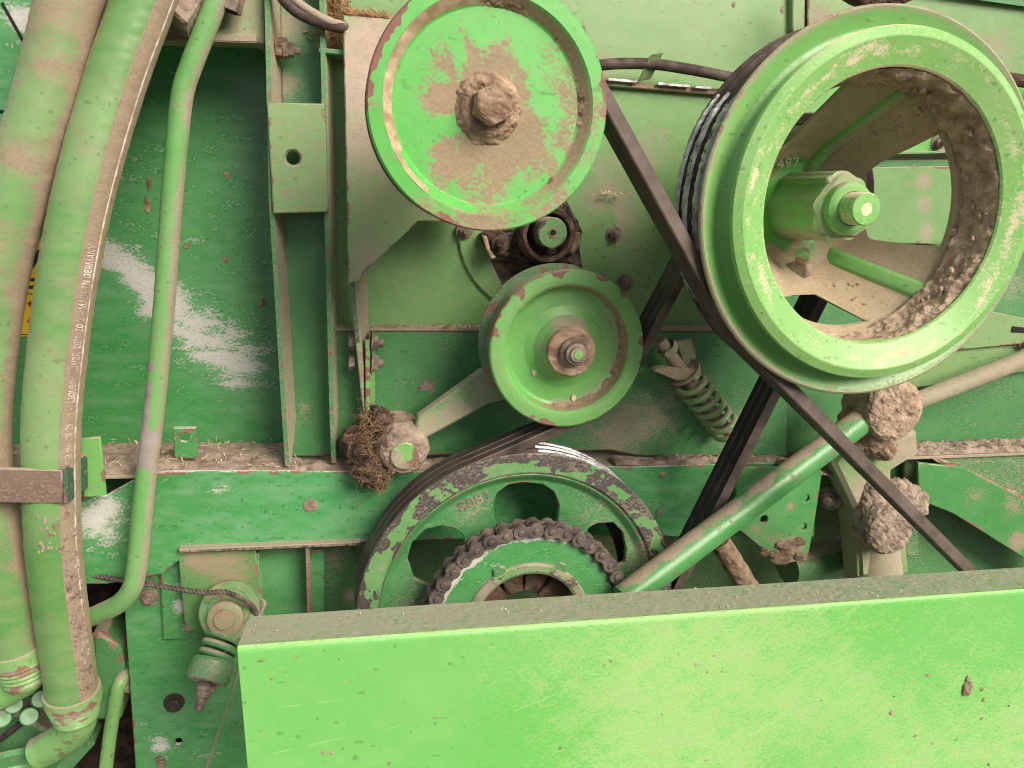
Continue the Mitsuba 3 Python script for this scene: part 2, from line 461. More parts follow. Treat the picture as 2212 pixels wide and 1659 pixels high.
# the machine's hinged side hood stands open above the opening
hx = [(-1.6, 0.1, 2.4), (1.8, 0.1, 2.4), (1.8, -0.95, 3.15), (-1.6, -0.95, 3.15)]
t = thing('open_hood', 'green side hood swung open above the drive side', 'hood')
obj('shell', M().add(hx + [(x, y, z + 0.03) for x, y, z in hx], [[0, 1, 2, 3], [7, 6, 5, 4], [0, 4, 5, 1], [1, 5, 6, 2], [2, 6, 7, 3], [3, 7, 4, 0]]), 'paint_deep', t, smooth=False)
obj('upper_wall', M().add([(-1.6, 0.09, 1.7), (1.8, 0.09, 1.7), (1.8, 0.1, 2.41), (-1.6, 0.1, 2.41)], [[0, 1, 2, 3]]), 'paint_deep', t)


def seg_d(pts, h):
    L = LineString(xz(pts, h))
    return lambda x, z: shapely.distance(shapely.points(np.c_[x, z]), L) / PX / SC[0]


def blobs(spec, h, base=0.1):
    """dust amount on a sheet: base plus soft patches (x, y, radius in px, amount)"""
    cs = [(pd(x, y, h)[[0, 2]], r * PX * SC[0], a) for x, y, r, a in spec]

    def fn(x, z):
        d = base + 0 * x
        for c, r, a in cs:
            d = d + a * np.exp(-((x - c[0]) ** 2 + (z - c[1]) ** 2) / (r * r))
        return np.clip(d, 0, 1)
    return fn


level(WALL)
# ------------------------------------------------------------------ sheet-metal panels of the side wall
SIDE = -0.062
s1, s2 = seg_d([(222, 545), (290, 590), (345, 650)], SIDE), seg_d([(370, 675), (440, 735), (520, 790)], SIDE)
div = Polygon(xz([(-300, 450), (240, 560), (330, 660), (420, 790), (620, 930), (620, -400), (-300, -400)], SIDE))


def scuff(x, z):
    a = 0.68 * np.exp(-(s1(x, z) / 32) ** 2) + 0.52 * np.exp(-(s2(x, z) / 62) ** 2)
    upper = np.where(shapely.contains_xy(div, x, z), 0.13, 0.03)
    return np.clip(a + upper, 0, 0.95)


t = thing('side_panel', 'glossy green sheet panel with pale scuffed dust streak behind the hoses', 'panel')
obj('sheet', plate([(-330, -260), (590, -260), (625, 1010), (-330, 1010)], SIDE, 0.003, dust=scuff, res=0.006), 'paint_panel', t)
def crumb(x, y, h, r, parent, name='mud_spot', bsdf='dirt', seed=1, sq=(1, 0.35, 1.3)):
    return obj(name, lump(pd(x, y, h), r, 2, 0.45, 160, seed, sq), bsdf, parent)
for k, (x, y, r) in enumerate([(322, 395, 0.004), (318, 440, 0.005), (490, 378, 0.003), (402, 532, 0.003), (488, 560, 0.003), (566, 655, 0.004), (570, 640, 0.002)]):
    crumb(x, y, SIDE + 0.0005, r * 0.8, t, seed=k, sq=(0.7, 0.3, 2.0) if k < 2 else (1, 0.4, 1.3))

dm = blobs([(930, 640, 120, 0.1), (1330, 480, 60, 0.5), (1290, 400, 70, 0.35), (760, 100, 70, 0.4), (1400, 330, 60, 0.3), (1380, 560, 40, 0.25), (740, 300, 40, 0.3)], 0.0, 0.1)
q = shape([(690, -260), (1170, -260), (1300, 180), (1600, 204), (1660, 204), (1660, 716), (700, 714)], 0.0)
t = thing('centre_panel', 'faded green sheet panel behind the two upper pulleys with a top lip', 'panel')
obj('sheet', plate_xz(q, 0.0, 0.003, dust=dm, res=0.007), 'paint_faded', t)
a, b = pd(1290, 178, 0.004), pd(1640, 207, 0.004)
obj('top_lip', box((a + b) / 2 + [0, 0.004, 0], (b - a) / 2, [0, 0.008, 0], [0, 0, 0.003], wear=0.75, dust=0.35), 'paint_faded', t)
for x0, x1 in ((1312, 1375), (1420, 1490), (1500, 1535)):
    a, b = (pd(x, 178 + (x - 1300) * 0.085, 0.0125) for x in (x0, x1))
    obj('bare_edge', box((a + b) / 2 + [0, 0, 0.0035], (b - a) / 2, [0, 0.0012, 0], [0, 0, 0.0016]), 'steel_bright', t, label='bright bare metal edge of the lip')
# circular cover plate behind the bearing
c = pd(1163, 500, 0.003)
plx = Point(c[0], c[2]).buffer(0.0765 * SC[0], 48)
obj('round_plate', plate_xz(plx, 0.0045, 0.004, wear=0.2, dust=blobs([(1100, 560, 60, 0.25), (1290, 420, 50, 0.4), (1180, 590, 60, 0.55)], 0.0, 0.12), res=0.008), 'paint_faded', t)
for k, (x, y) in enumerate([(1003, 500), (1325, 507), (1350, 610)]):
    obj('bolt', bolt(x, y, 0.0045 if k < 2 else 0.001, 0.0055, 0.0045, rot=0.3 + k, stud=0.004), 'steel_worn', t)
t = thing('faded_sheet', 'pale green sheet panel at the top edge, between the upper pulleys', 'panel')
obj('sheet', plate([(1120, -260), (1712, -260), (1712, 230), (1120, 230)], -0.012, 0.003, dust=blobs([(1500, 60, 90, 0.12), (1300, 150, 60, 0.3)], -0.01, 0.13), res=0.01), 'paint_faded', t)
m = plate([(1712, -260), (1745, -260), (1735, 260), (1712, 260)], -0.004, 0.012, dust=0.3)
obj('fold', m, 'paint_faded', t)
for k, (x, y) in enumerate([(1585, 10), (1690, 20)]):
    crumb(x, y, -0.0118, 0.0022, t, seed=20 + k)
t = thing('yellowish_sheet', 'yellowish green sheet panel in the top right corner above the seam', 'panel')
obj('sheet', plate([(1745, -260), (2520, -260), (2520, 190), (2090, 168), (1745, 168)], -0.02, 0.003, dust=blobs([(2150, 120, 60, 0.35), (1770, 40, 40, 0.6), (2000, 60, 80, 0.1)], -0.02, 0.12), res=0.012), 'paint_faded', t)
t = thing('strip_panel', 'bright green narrow panel strip seen through the big pulley, above the dark gap', 'panel')
obj('sheet', plate([(1640, 170), (2500, 178), (2500, 322), (1640, 343)], -0.008, 0.003, dust=0.06), 'paint_cast', t)
a, b = pd(1640, 338, -0.006), pd(2500, 318, -0.006)
obj('bottom_lip', box((a + b) / 2, (b - a) / 2, [0, 0.004, 0], [0, 0, 0.0015], wear=0.3, dust=0.3), 'paint_worn', t)
obj('bolt', bolt(2026, 309, -0.008, 0.006, 0.006, stud=0.006), 'steel_worn', t)
t = thing('service_panel', 'dusty green flat panel seen through the right window of the big pulley', 'panel')
obj('sheet', plate([(1600, 366), (2082, 358), (2052, 529), (1600, 515)], 0.004, 0.003, dust=blobs([(1990, 440, 22, 0.4), (1995, 500, 22, 0.5), (1990, 390, 20, 0.4)], 0.0, 0.16), res=0.006), 'paint_faded', t)
t = thing('gap_backing', 'dark inner sheet showing only in the gaps between the panels', 'panel')
obj('sheet', plate([(-600, -400), (2720, -400), (2720, 1010), (-600, 1010)], -0.09, 0.003, dust=0.5), 'paint_deep', t)
t = thing('right_panel', 'green sheet panel at the right edge below the folded strip', 'panel')
obj('sheet', plate([(1640, 345), (2100, 345), (2520, 345), (2520, 980), (1640, 980)], -0.012, 0.003, dust=blobs([(2190, 620, 60, 0.3), (2100, 700, 50, 0.25), (2150, 820, 80, 0.1)], -0.01, 0.1), res=0.012), 'paint_deep', t)
obj('folded_strip', plate([(1980, 690), (2130, 670), (2300, 705), (2300, 735), (2060, 757), (1900, 800)], 0.006, 0.012, dust=0.25), 'paint_faded', t)
obj('lower_strip', plate([(1900, 762), (2300, 728), (2300, 790), (1900, 850)], 0.0, 0.006, dust=0.2), 'paint_faded', t)
obj('bolt', bolt(2203, 741, 0.0, 0.006, 0.005, stud=0.004), 'steel_worn', t)
obj('slot', plate([(2188, 705), (2300, 716), (2300, 722), (2186, 718)], 0.0075, 0.001, bevel=0.0003, band=0.0008), 'seam_dark', t)
# lower centre panel and its rib
t = thing('ribbed_sheet', 'green sheet panel behind the small pulley, under a dusty rib', 'panel')
dl = blobs([(880, 830, 40, 0.1), (1330, 930, 70, 0.5), (1480, 830, 60, 0.25), (800, 940, 60, 0.35), (1590, 930, 60, 0.4), (1160, 900, 90, 0.1), (1420, 900, 60, 0.3)], 0.012, 0.1)
obj('sheet', plate([(722, 716), (1700, 714), (1700, 985), (1380, 985), (1320, 972), (722, 990)], 0.012, 0.003, dust=dl, res=0.007), 'paint_deep', t)
a, b = pd(722, 712, 0.012), pd(1700, 712, 0.012)
obj('rib', box((a + b) / 2 + [0, 0.006, 0.001], (b - a) / 2, [0, 0.0085, 0], [0, 0, 0.0022], wear=0.55, dust=0.9), 'paint_deep', t)
a, b = pd(725, 700, 0.004), pd(1060, 708, 0.004)
obj('rust_spot', plate([(902, 838), (912, 822), (936, 824), (941, 842), (932, 852), (926, 842), (906, 846)], 0.0128, 0.0012, rnd=0.0008, bevel=0.0004, band=0.001, wear=1, dust=0.3), 'steel_worn', t)
t = thing('inner_backing', 'dark green inner wall far behind the frame beam and lower pulley', 'panel')
obj('sheet', plate([(-700, 900), (2700, 900), (2700, 2100), (-700, 2100)], -0.1, 0.004, dust=0.25), 'paint_deep', t)
obj('side_sheet', plate([(690, 1165), (760, 1165), (770, 1330), (690, 1330)], -0.02, 0.003, dust=0.3), 'paint_deep', t)

# ------------------------------------------------------------------ frame beam with the dusty ledge
t = thing('frame_beam', 'long green horizontal frame beam with rivets under the dirt covered ledge', 'beam')
q = shape([(330, 1022), (380, 1018), (900, 1018), (1230, 1012), (1640, 1000), (1760, 1000), (1760, 1160), (1200, 1158), (420, 1184), (352, 1240), (230, 1262), (-300, 1262), (-300, 1070), (230, 1070), (285, 1040)], 0.035)
obj('web', plate_xz(q, 0.035, 0.004, wear=0.5, dust=blobs([(215, 1115, 60, 0.6), (60, 1140, 60, 0.6), (480, 1050, 22, 0.4), (900, 1060, 70, 0.12)], 0.035, 0.05), res=0.007), 'paint_panel', t)
def slab(p, d, h0, h1, th, **k):
    """a horizontal shelf: front edge through pixels p at height h0, running back to h1"""
    A, B = (pd(x, y, h0) for x, y in p)
    return box((A + B) / 2 + np.array([0, (h0 - h1) / 2, -th / 2]), (B - A) / 2, [0, (h0 - h1) / 2, 0], [0, 0, th / 2], **k)
obj('shelf', slab([(-300, 1035), (1700, 1004)], 0, 0.0345, SIDE, 0.004, wear=0.3, dust=0.9), 'paint_deep', t)
obj('lower_lip', slab([(385, 1187), (780, 1171)], 0, 0.045, 0.02, 0.004, wear=1.0, dust=0.35), 'paint_worn', t)
obj('lower_lip', slab([(720, 1170), (880, 1166)], 0, 0.041, 0.02, 0.004, wear=0.9, dust=0.35), 'paint_worn', t)
for x, y, r in ((671, 1092, 0.0065), (1430, 1026, 0.0035), (1423, 1108, 0.0035)):
    obj('rivet', lathe(pd(x, y, 0.0352), [(r, 0), (r, 0.001), (r * 0.8, 0.0016), (0.0002, 0.0018)], 28, dust=0.6, wear=0.7), 'dirt_grey' if r > 0.004 else 'steel_worn', t)
t = thing('right_beam', 'green frame beam at the right edge under a thick dirt ledge', 'beam')
obj('web', plate([(1900, 990), (2520, 965), (2520, 1240), (1900, 1250)], 0.0, 0.004, dust=0.2), 'paint_deep', t)
obj('shelf', slab([(1880, 990), (2520, 966)], 0, 0.035, -0.012, 0.004, wear=0.3, dust=0.9), 'paint_deep', t)
obj('front_strip', plate([(1985, 988), (2520, 974), (2520, 1140), (2212, 1140), (2060, 1010)], 0.03, 0.004, dust=0.25), 'paint_deep', t)
obj('edge_bar', plate([(1955, 990), (1985, 988), (1985, 1200), (1955, 1200)], 0.012, 0.006, dust=0.3), 'paint_deep', t)


def ledge(p, h0, h1, name, label, n, seed, bsdf='dirt_grey', rise=0.004, amp=0.009):
    A, B = (pd(x, y, h0) for x, y in p)
    off = np.array([0, h0 - h1, 0])
    m = heap([A, B, B + off, A + off], n * 2, 60, amp, 65, seed, rise)
    return obj(name, m, bsdf, label=label, category='dirt', kind='stuff')


ledge([(-300, 1034), (650, 1020)], 0.034, SIDE, 'ledge_dirt', 'grey dirt and chaff lying on the ledge below the left panel', 300, 3)
ledge([(640, 1020), (1060, 1012)], 0.034, 0.012, 'ledge_dirt', 'brown dirt lying on the ledge behind the clogged pivot', 160, 4, amp=0.009)
ledge([(1330, 1005), (1700, 1002)], 0.034, 0.012, 'ledge_dirt', 'brown dirt lying on the ledge left of the triple belt', 150, 5)
ledge([(1690, 1010), (1860, 1040)], 0.05, 0.012, 'ledge_dirt', 'loose dirt heaped on the ledge behind the strut', 90, 8, amp=0.01)
ledge([(1880, 988), (2520, 965)], 0.034, -0.011, 'ledge_dirt', 'thick dirt and chaff on the ledge at the right edge', 220, 6, amp=0.008)

# ------------------------------------------------------------------ vertical channel post
t = thing('channel_post', 'green vertical channel post with a bolted plate, left of the big plate', 'post')
obj('web', plate([(600, -260), (712, -260), (724, 985), (622, 985)], 0.002, 0.003, dust=blobs([(610, 60, 40, 0.5), (650, 40, 30, 0.3), (625, 930, 30, 0.2), (618, 180, 26, 0.6), (660, 880, 25, 0.25)], 0.0, 0.07), res=0.006), 'paint_deep', t)


def flange(front, back, h0, h1, th, dust, wear=0.6):
    """a standing strip from the front edge pixels (at h0) to back edge pixels (at h1)"""
    m = M()
    A, B = [np.array([pd(x, y, h) for (x, y), h in zip(q, hh)]) for q, hh in ((front, h0), (back, h1))]
    for k in range(len(A) - 1):
        w = np.array([th, 0, 0])
        a0, a1, b0, b1 = A[k], A[k + 1], B[k], B[k + 1]
        n = 14
        for i in range(n):
            f0, f1 = i / n, (i + 1) / n
            P0, P1 = a0 + (a1 - a0) * f0, a0 + (a1 - a0) * f1
            Q0, Q1 = b0 + (b1 - b0) * f0, b0 + (b1 - b0) * f1
            for u0, u1, v0, v1, w_, d_ in ((P0 + w, P1 + w, Q0 + w, Q1 + w, 0.0, dust), (P0, P1, Q0, Q1, 0.1, dust * 0.4), (P0, P1, P0 + w, P1 + w, wear, 0.25)):
                m.add([u0, u1, v1, v0], [[0, 1, 2, 3]], [w_ + (wear if u0 is P0 or w_ == 0 else 0) * 0.5, wear * 0.5, w_, w_], d_)
        for e in (a0, a1):
            pass
        m.add([a1, a1 + w, b1 + w, b1], [[0, 1, 2, 3]], 0.2, dust)
    return m


obj('flange', flange([(567, -200), (581, 440), (609, 900), (616, 1006)], [(592, -200), (602, 440), (630, 900), (622, 990)], [0.045, 0.043, 0.038, 0.033], [0.002] * 4, 0.0042, 0.7, 0.28), 'paint_deep', t)
obj('flange', flange([(685, -200), (700, 440), (712, 900), (716, 1000)], [(700, -200), (716, 440), (726, 900), (722, 985)], [0.04, 0.041, 0.036, 0.033], [0.002] * 4, 0.0042, 0.6, 0.28), 'paint_deep', t)
obj('plate', plate([(577, 221), (700, 224), (711, 458), (590, 461)], 0.049, 0.005, holes=[(633, 341, 0.0065)], dust=0.3, wear=0.35), 'paint_faded', t, label='flat plate with a round hole')
c = pd(633, 341, 0.049)
obj('hole_ring', lathe(c + [0, 0.001, 0], [(0.0066, 0), (0.0054, -0.001), (0.0054, -0.016)], 32, dust=0.4, wear=0.9), 'steel_worn', t)
obj('nut', prism_hex(pd(585, 102, 0.022) + [0.004, 0, 0], 0.0085, 0.011, (1, 0, 0.03), 0.2, dust=0.8), 'dirt', t)
obj('bolt', bolt(0, 0, 0, 0.006, 0.008, (1, 0, 0), c=pd(597, 105, 0.022) + [0.006, 0, 0]), 'steel_worn', t)
obj('side_backing', plate([(700, -260), (770, -260), (780, 1000), (716, 1000)], -0.012, 0.003, dust=0.45), 'paint_deep', t)

# ------------------------------------------------------------------ top-left casting and the panel behind the hoses
t = thing('port_block', 'green mounting plate at the top edge where the hose fittings enter', 'bracket')
obj('plate', plate([(150, -200), (570, -200), (574, 104), (556, 92), (470, 90), (330, 86), (200, 66), (150, 66)], 0.03, 0.03, rnd=0.004, dust=0.5, wear=0.5), 'paint_faded', t)
obj('edge', plate([(330, 70), (470, 72), (555, 74), (555, 92), (470, 90), (330, 88)], 0.036, 0.006, rnd=0.001, dust=0.8, wear=0.6), 'paint_worn', t)
t = thing('corner_housing', 'green cast housing with a dark seam in the top left corner', 'housing')
obj('shell', plate([(-200, -200), (200, -200), (180, 240), (100, 500), (-200, 520)], 0.01, 0.02, dust=blobs([(60, 50, 25, 0.8), (10, 30, 25, 0.3)], 0.01, 0.1), res=0.012), 'paint_panel', t)
obj('seam', tube(path([(4, 6, 0.011), (40, 70, 0.011), (75, 135, 0.011)], 12), 0.0011, 8), 'seam_dark', t)
obj('seam', tube(path([(-10, 240, 0.011), (12, 241, 0.011), (34, 245, 0.011)], 8), 0.0011, 8), 'seam_dark', t)

# ------------------------------------------------------------------ hydraulic hoses
def hose_disp(seed, amp=0.0005):
    def fn(S, TH):
        P = np.stack([np.cos(TH) * 0.02, np.sin(TH) * 0.02, S * 1.0], -1)
        return amp * 2 * (meshkit.fbm(P * 90, 3, seed) - 0.5) + amp * 0.9 * (meshkit.fbm(P * (160, 160, 700), 2, seed + 1) - 0.5)
    return fn


def hdust(seed, strip=None, top=0.0):
    def fn(S, TH):
        P = np.stack([np.cos(TH) * 0.02, np.sin(TH) * 0.02, S], -1)
        d = np.clip(0.1 + 1.3 * (meshkit.fbm(P * 28, 3, seed) - 0.47), 0, 0.7) + top * np.exp(-S / 0.12)
        d = d + 0.25 * sm(0.5, 0.95, np.cos(TH)) if strip is None else d - 0.04
        d = d + 0.5 * sm(0.75, 1.0, np.abs(np.cos(TH)))
        if strip:
            a = np.degrees(TH)
            d = np.where((a > strip[0]) & (a < strip[1]), 0.97, d)
        return np.clip(d, 0, 1)
    return fn


t = thing('hydraulic_hose', 'thick dusty hydraulic hose, brown at the top, along the left edge', 'hose', 'thick hydraulic hoses')
P1 = path([(196, -130, 0.075), (151, 0, 0.08), (104, 190, 0.085), (46, 380, 0.087), (0, 560, 0.087), (-28, 740, 0.085), (-42, 920, 0.083), (-34, 1060, 0.082), (-7, 1200, 0.078), (20, 1310, 0.072), (34, 1400, 0.068)], 260)
obj('rubber_tube', tube(P1, 0.0212, 56, 0.06, hdust(11, None, 0.6), disp=hose_disp(1)), 'paint_hose', t)


def ferrule(p, q, R0, ribs, name, parent, bsdf='paint_cast'):
    A, B = pd(*p), pd(*q)
    L = np.linalg.norm(B - A)
    prof = [(R0 * 0.99, 0), (R0 * 1.1, 0.001), (R0 * 1.12, L * 0.28)]
    for k in range(ribs):
        u = L * (0.3 + 0.6 * k / ribs); w = L * 0.6 / ribs
        prof += [(R0 * 1.03 - 0.0022 * k / ribs * 2, u), (R0 * 1.09 - 0.0022 * k / ribs * 2, u + w * 0.35), (R0 * 1.09 - 0.0022 * k / ribs * 2, u + w * 0.65)]
    prof += [(R0 * 0.9, L * 0.93), (R0 * 0.78, L)]
    return obj(name, lathe(A, prof, 48, B - A, 0.35, 0.3, step=0.01, sharp=50), bsdf, parent)


ferrule((34, 1390, 0.068), (60, 1470, 0.062), 0.0208, 5, 'ferrule', t)
obj('elbow', tube(path([(54, 1425, 0.064), (56, 1455, 0.06), (24, 1478, 0.054), (-40, 1515, 0.05), (-120, 1560, 0.05)], 40), np.linspace(0.0172, 0.015, 40), 28, 0.2, 0.15), 'paint_cast', t)
obj('seam_line', tube(path([(38, 1470, 0.0725), (10, 1490, 0.069), (-20, 1508, 0.066)], 14), 0.0012, 8), 'white_print', t)

t = thing('hydraulic_hose', 'thick green hydraulic hose with a raised lettered strip along its right side', 'hose', 'thick hydraulic hoses')
H2 = [(362, -130, 0.075), (306, 20, 0.08), (258, 150, 0.085), (212, 300, 0.09), (174, 450, 0.093), (146, 600, 0.095), (126, 750, 0.095), (112, 900, 0.094), (111, 1040, 0.093), (116, 1180, 0.09), (130, 1310, 0.084), (146, 1420, 0.078), (156, 1500, 0.075)]
P2 = path(H2, 320)
obj('rubber_tube', tube(P2, 0.0206, 84, 0.06, hdust(23, (16, 58)), disp=hose_disp(2)), 'paint_hose', t)
dd, aa, bb = rings(P2)
ss = np.concatenate([[0], np.cumsum(np.linalg.norm(np.diff(P2, axis=0), axis=1))])


def on_hose(s, ang, r):
    o = [np.interp(s, ss, P2[:, k]) for k in range(3)]
    a_ = np.stack([np.interp(s, ss, aa[:, k]) for k in range(3)], -1); b_ = np.stack([np.interp(s, ss, bb[:, k]) for k in range(3)], -1)
    r = r * SC[0]
    return np.stack(o, -1) + r[:, None] * (np.cos(ang)[:, None] * a_ + np.sin(ang)[:, None] * b_)


def s_at(y):
    return float(np.interp(y, np.linspace(0, 1, 320) * 0 + np.array([CY + F * ((R.T @ (p - CAM))[1] / (R.T @ (p - CAM))[2]) for p in P2]), ss))


rise = 0.0206 + 0.0002
for text, y0, hgt in (('1SDR  pi8  DN  25  - 1 -', 998, 0.0056), ('LIQUID  4SH/2R  DIN  20 2 - MADE IN GERMANY', 855, 0.0056)):
    tm = meshkit.text_mesh(text, hgt * SC[0], 0.0006, bold=True)
    v = tm.vertices.copy()
    want = s_at(y0) - (s_at(866) if y0 > 900 else s_at(515))
    v[:, 0] *= want / v[:, 0].max()
    v3, f3 = trimesh.remesh.subdivide_to_size(v, tm.faces, 0.01, max_iter=8)
    W = on_hose(s_at(y0) - v3[:, 0], np.radians(33) + v3[:, 1] / 0.0206 / SC[0], rise + v3[:, 2])
    obj('lettering', M().add(W, tm.faces if len(f3) == len(tm.faces) else f3), 'white_print', t, smooth=False, label='raised pale lettering')
sv = np.linspace(0.02, ss[-1] * 0.9, 160)
obj('moulding_line', tube(on_hose(sv, np.full(160, np.radians(24)), np.full(160, 0.0207)), 0.0006 + 0.0003 * np.sin(np.arange(160) * 1.7) * rng.random(160), 8), 'white_print', t)
obj('moulding_edge', tube(on_hose(sv, np.full(160, np.radians(58)), np.full(160, 0.0203)), 0.0008, 8, 0.3, 0.6), 'paint_hose', t)
mud = M()
for k in range(230):
    y = rng.uniform(1085, 1485)
    a = np.radians(rng.uniform(20, 58) if y > 1170 else rng.uniform(20, 105))
    p = on_hose(np.array([s_at(y)]), np.array([a]), np.array([0.0206]))[0]
    lump(p, rng.uniform(0.0007, 0.0019), 1, 0.6, 400, k, (1, 0.5, 1.6), m=mud)
obj('mud_crust', mud, 'dirt_grey', t, kind='stuff', label='dried mud on the strip below the clamp')
ferrule((155, 1488, 0.075), (166, 1552, 0.07), 0.0205, 6, 'ferrule', t)
obj('elbow', tube(path([(165, 1540, 0.071), (168, 1560, 0.068), (150, 1585, 0.06), (110, 1612, 0.05), (85, 1625, 0.046)], 30), np.linspace(0.015, 0.0145, 30), 28, 0.2, 0.15), 'paint_cast', t)
obj('seam_line', tube(path([(163, 1572, 0.081), (140, 1594, 0.074), (113, 1612, 0.067)], 14), 0.0012, 8), 'white_print', t)

t = thing('hose_clamp', 'rusty grey flat strap clamp wrapped round the lettered hose', 'clamp')
obj('strap', plate([(-200, 1006), (134, 1016), (136, 1089), (-200, 1083)], 0.117, 0.004, wear=0.25, dust=0.15), 'paint_grey', t)
fa, fb = [pd(134, 1016, 0.117), pd(136, 1089, 0.117)], [pd(181, 985, 0.07), pd(178, 1055, 0.07)]
m = M()
c = (fa[0] + fa[1] + fb[0] + fb[1]) / 4
box(c + [0.002, 0, 0], (fb[0] + fb[1] - fa[0] - fa[1]) / 4, [0.002, 0, 0], (fa[0] - fa[1]) / 2, wear=0.85, dust=0.1, m=m)
obj('strap_end', m, 'paint_grey', t, label='side of the strap with dark paint flakes')
obj('top_edge', box((fa[0] + fb[0]) / 2 + [-0.0002, 0, 0.0012], (fb[0] - fa[0]) / 2, [0.0025, 0, 0], [0, 0, 0.0008], dust=0.8), 'dirt_grey', t)
obj('bracket', plate([(168, 950), (216, 944), (229, 1070), (180, 1076)], 0.062, 0.004, wear=0.3, dust=0.15), 'paint_cast', t)

t = thing('steel_pipe', 'slim bent green steel pipe with bare patches, right of the lettered hose', 'pipe')
P3 = path([(500, -120, 0.055), (470, -10, 0.056), (441, 70, 0.056), (412, 145, 0.056), (393, 210, 0.056), (378, 352, 0.057), (366, 500, 0.057), (356, 640, 0.057), (347, 740, 0.057), (335, 870, 0.058), (324, 960, 0.06), (313, 1050, 0.063), (304, 1140, 0.065), (295, 1225, 0.065), (285, 1270, 0.064), (258, 1303, 0.058), (215, 1325, 0.048), (160, 1348, 0.035)], 220)


def pipe_dust(S, TH):
    P = np.stack([np.cos(TH) * 0.01, np.sin(TH) * 0.01, S], -1)
    side = sm(0.1, 0.9, np.cos(TH))
    return np.clip(0.12 + 0.75 * side * (meshkit.fbm(P * 40, 3, 4) + 0.2) + 0.5 * (meshkit.fbm(P * 22, 2, 9) - 0.5), 0, 0.9)


def pipe_wear(S, TH):
    u = S / S.max()
    return 0.15 + 0.8 * np.exp(-((u - 0.66) / 0.045) ** 2) + 0.5 * np.exp(-((u - 0.6) / 0.05) ** 2) * (np.cos(TH) < -0.2)


obj('tube', tube(P3, 0.0083, 36, pipe_wear, pipe_dust), 'paint_pipe', t)
obj('nut', prism_hex(pd(490, 22, 0.05), 0.011, 0.02, pd(480, -20, 0.05) - pd(470, 20, 0.05), 0.3, dust=0.6), 'steel_worn', t)
t = thing('hose_fitting', 'grey dusty hexagonal hose fitting at the top edge beside the lettered hose', 'fitting')
A, B = pd(402, -30, 0.05), pd(362, 34, 0.058)
obj('hexagon', prism_hex(A, 0.02, 0.036, B - A + np.array([0, -0.004, 0]), 0.35, dust=0.6), 'dirt_grey', t)
obj('collar', lathe(A, [(0.017, -0.02), (0.017, 0.001), (0.01, 0.001)], 32, B - A, 0.3, 0.5), 'paint_worn', t)

# warning label on the panel
t = thing('warning_label', 'yellow safety label with black triangle and red cross behind the hoses', 'label')
hl = SIDE + 0.0028
obj('label_sheet', plate([(40, 520), (152, 520), (152, 727), (40, 727)], hl, 0.0008, bevel=0.0002, band=0.001, wear=0), 'yellow_print', t, smooth=False)
m = M()
for q in ([(40, 617), (152, 617), (152, 624), (40, 624)], [(40, 634), (152, 634), (152, 636), (40, 636)], [(40, 722), (152, 722), (152, 724), (40, 724)], [(40, 601), (84, 537), (92, 548), (54, 606)], [(84, 537), (130, 606), (118, 608), (82, 556)], [(40, 601), (130, 601), (130, 608), (40, 608)], [(84, 585), (96, 578), (100, 586), (90, 594)]):
    plate(q, hl + 0.0006, 0.0005, bevel=0.0001, band=0.0003, wear=0, m=m)
for k in range(4):
    plate([(70, 678 + 5 * k), (112, 677 + 5 * k), (112, 680 + 5 * k), (70, 681 + 5 * k)], hl + 0.0006, 0.0005, bevel=0.0001, band=0.0003, wear=0, m=m)
obj('black_marks', m, 'black_print', t, smooth=False)
m = M()
for q in ([(58, 655), (66, 650), (104, 695), (96, 701)], [(96, 650), (104, 656), (66, 700), (58, 694)]):
    plate(q, hl + 0.0011, 0.0005, bevel=0.0001, band=0.0003, wear=0, m=m)
obj('red_cross', m, 'red_print', t, smooth=False)
t = thing('lug_tab', 'small green upright tab with a hole standing on the ledge', 'tab')
obj('plate', plate([(372, 924), (424, 924), (427, 990), (377, 993)], 0.012, 0.004, holes=[(398, 945, 0.0042)], rnd=0.0012, wear=0.5, dust=0.1), 'paint_panel', t)
# ------------------------------------------------------------------ pulleys
def fbmt(t, r, h, f, s):
    return meshkit.fbm(np.stack([r * np.cos(t), r * np.sin(t), h + 0 * r], -1) * f, 4, s)


def hub_at(x, y, h):
    c = pd(x, y, h)
    return np.array([c[0], -HB[0], c[2]])


level(FRONT)
# upper left pulley: disc with a rim lip, mud splashed round its bolt
RS_NOW[0] = 0.957
c1 = hub_at(1060, 230, 0.165)
t = thing('upper_pulley', 'flaking green disc pulley with brown mud splashed around its big hex bolt', 'pulley', 'belt pulleys')
RU = 0.0905


def rim_wear(th, r, h):
    n = fbmt(th, 0.09 + 0 * r, 0 * h, 60, 5)
    left = np.exp(-((np.angle(np.exp(1j * (th - 2.75)))) / 0.5) ** 2) + 0.9 * np.exp(-((np.angle(np.exp(1j * (th - 0.18)))) / 0.22) ** 2) + 0.6 * np.exp(-((np.angle(np.exp(1j * (th - 4.55)))) / 0.5) ** 2)
    edge = sm(0.0815, 0.0895, r + 0.016 * (n - 0.5))
    return np.clip(edge * left * 1.15 + 0.25 * sm(0.088, 0.0905, r), 0, 1)


obj('rim', lathe(c1, [(0.0775, 0.1635), (0.0792, 0.1652), (RU - 0.0012, 0.165), (RU, 0.1635), (RU, 0.158)], 220, wear=rim_wear, dust=lambda th, r, h: 0.1 + 0.55 * sm(0.3, 0.8, fbmt(th, r, h, 35, 2) + 0.3 * np.cos(th - 5.1) - 0.15), step=0.0018), 'paint_pulley', t)


def wall_dust(th, r, h):
    return np.clip(0.5 + 0.55 * np.cos(th - 0.5) + 0.8 * (fbmt(th, r, h, 70, 3) - 0.5), 0, 1)


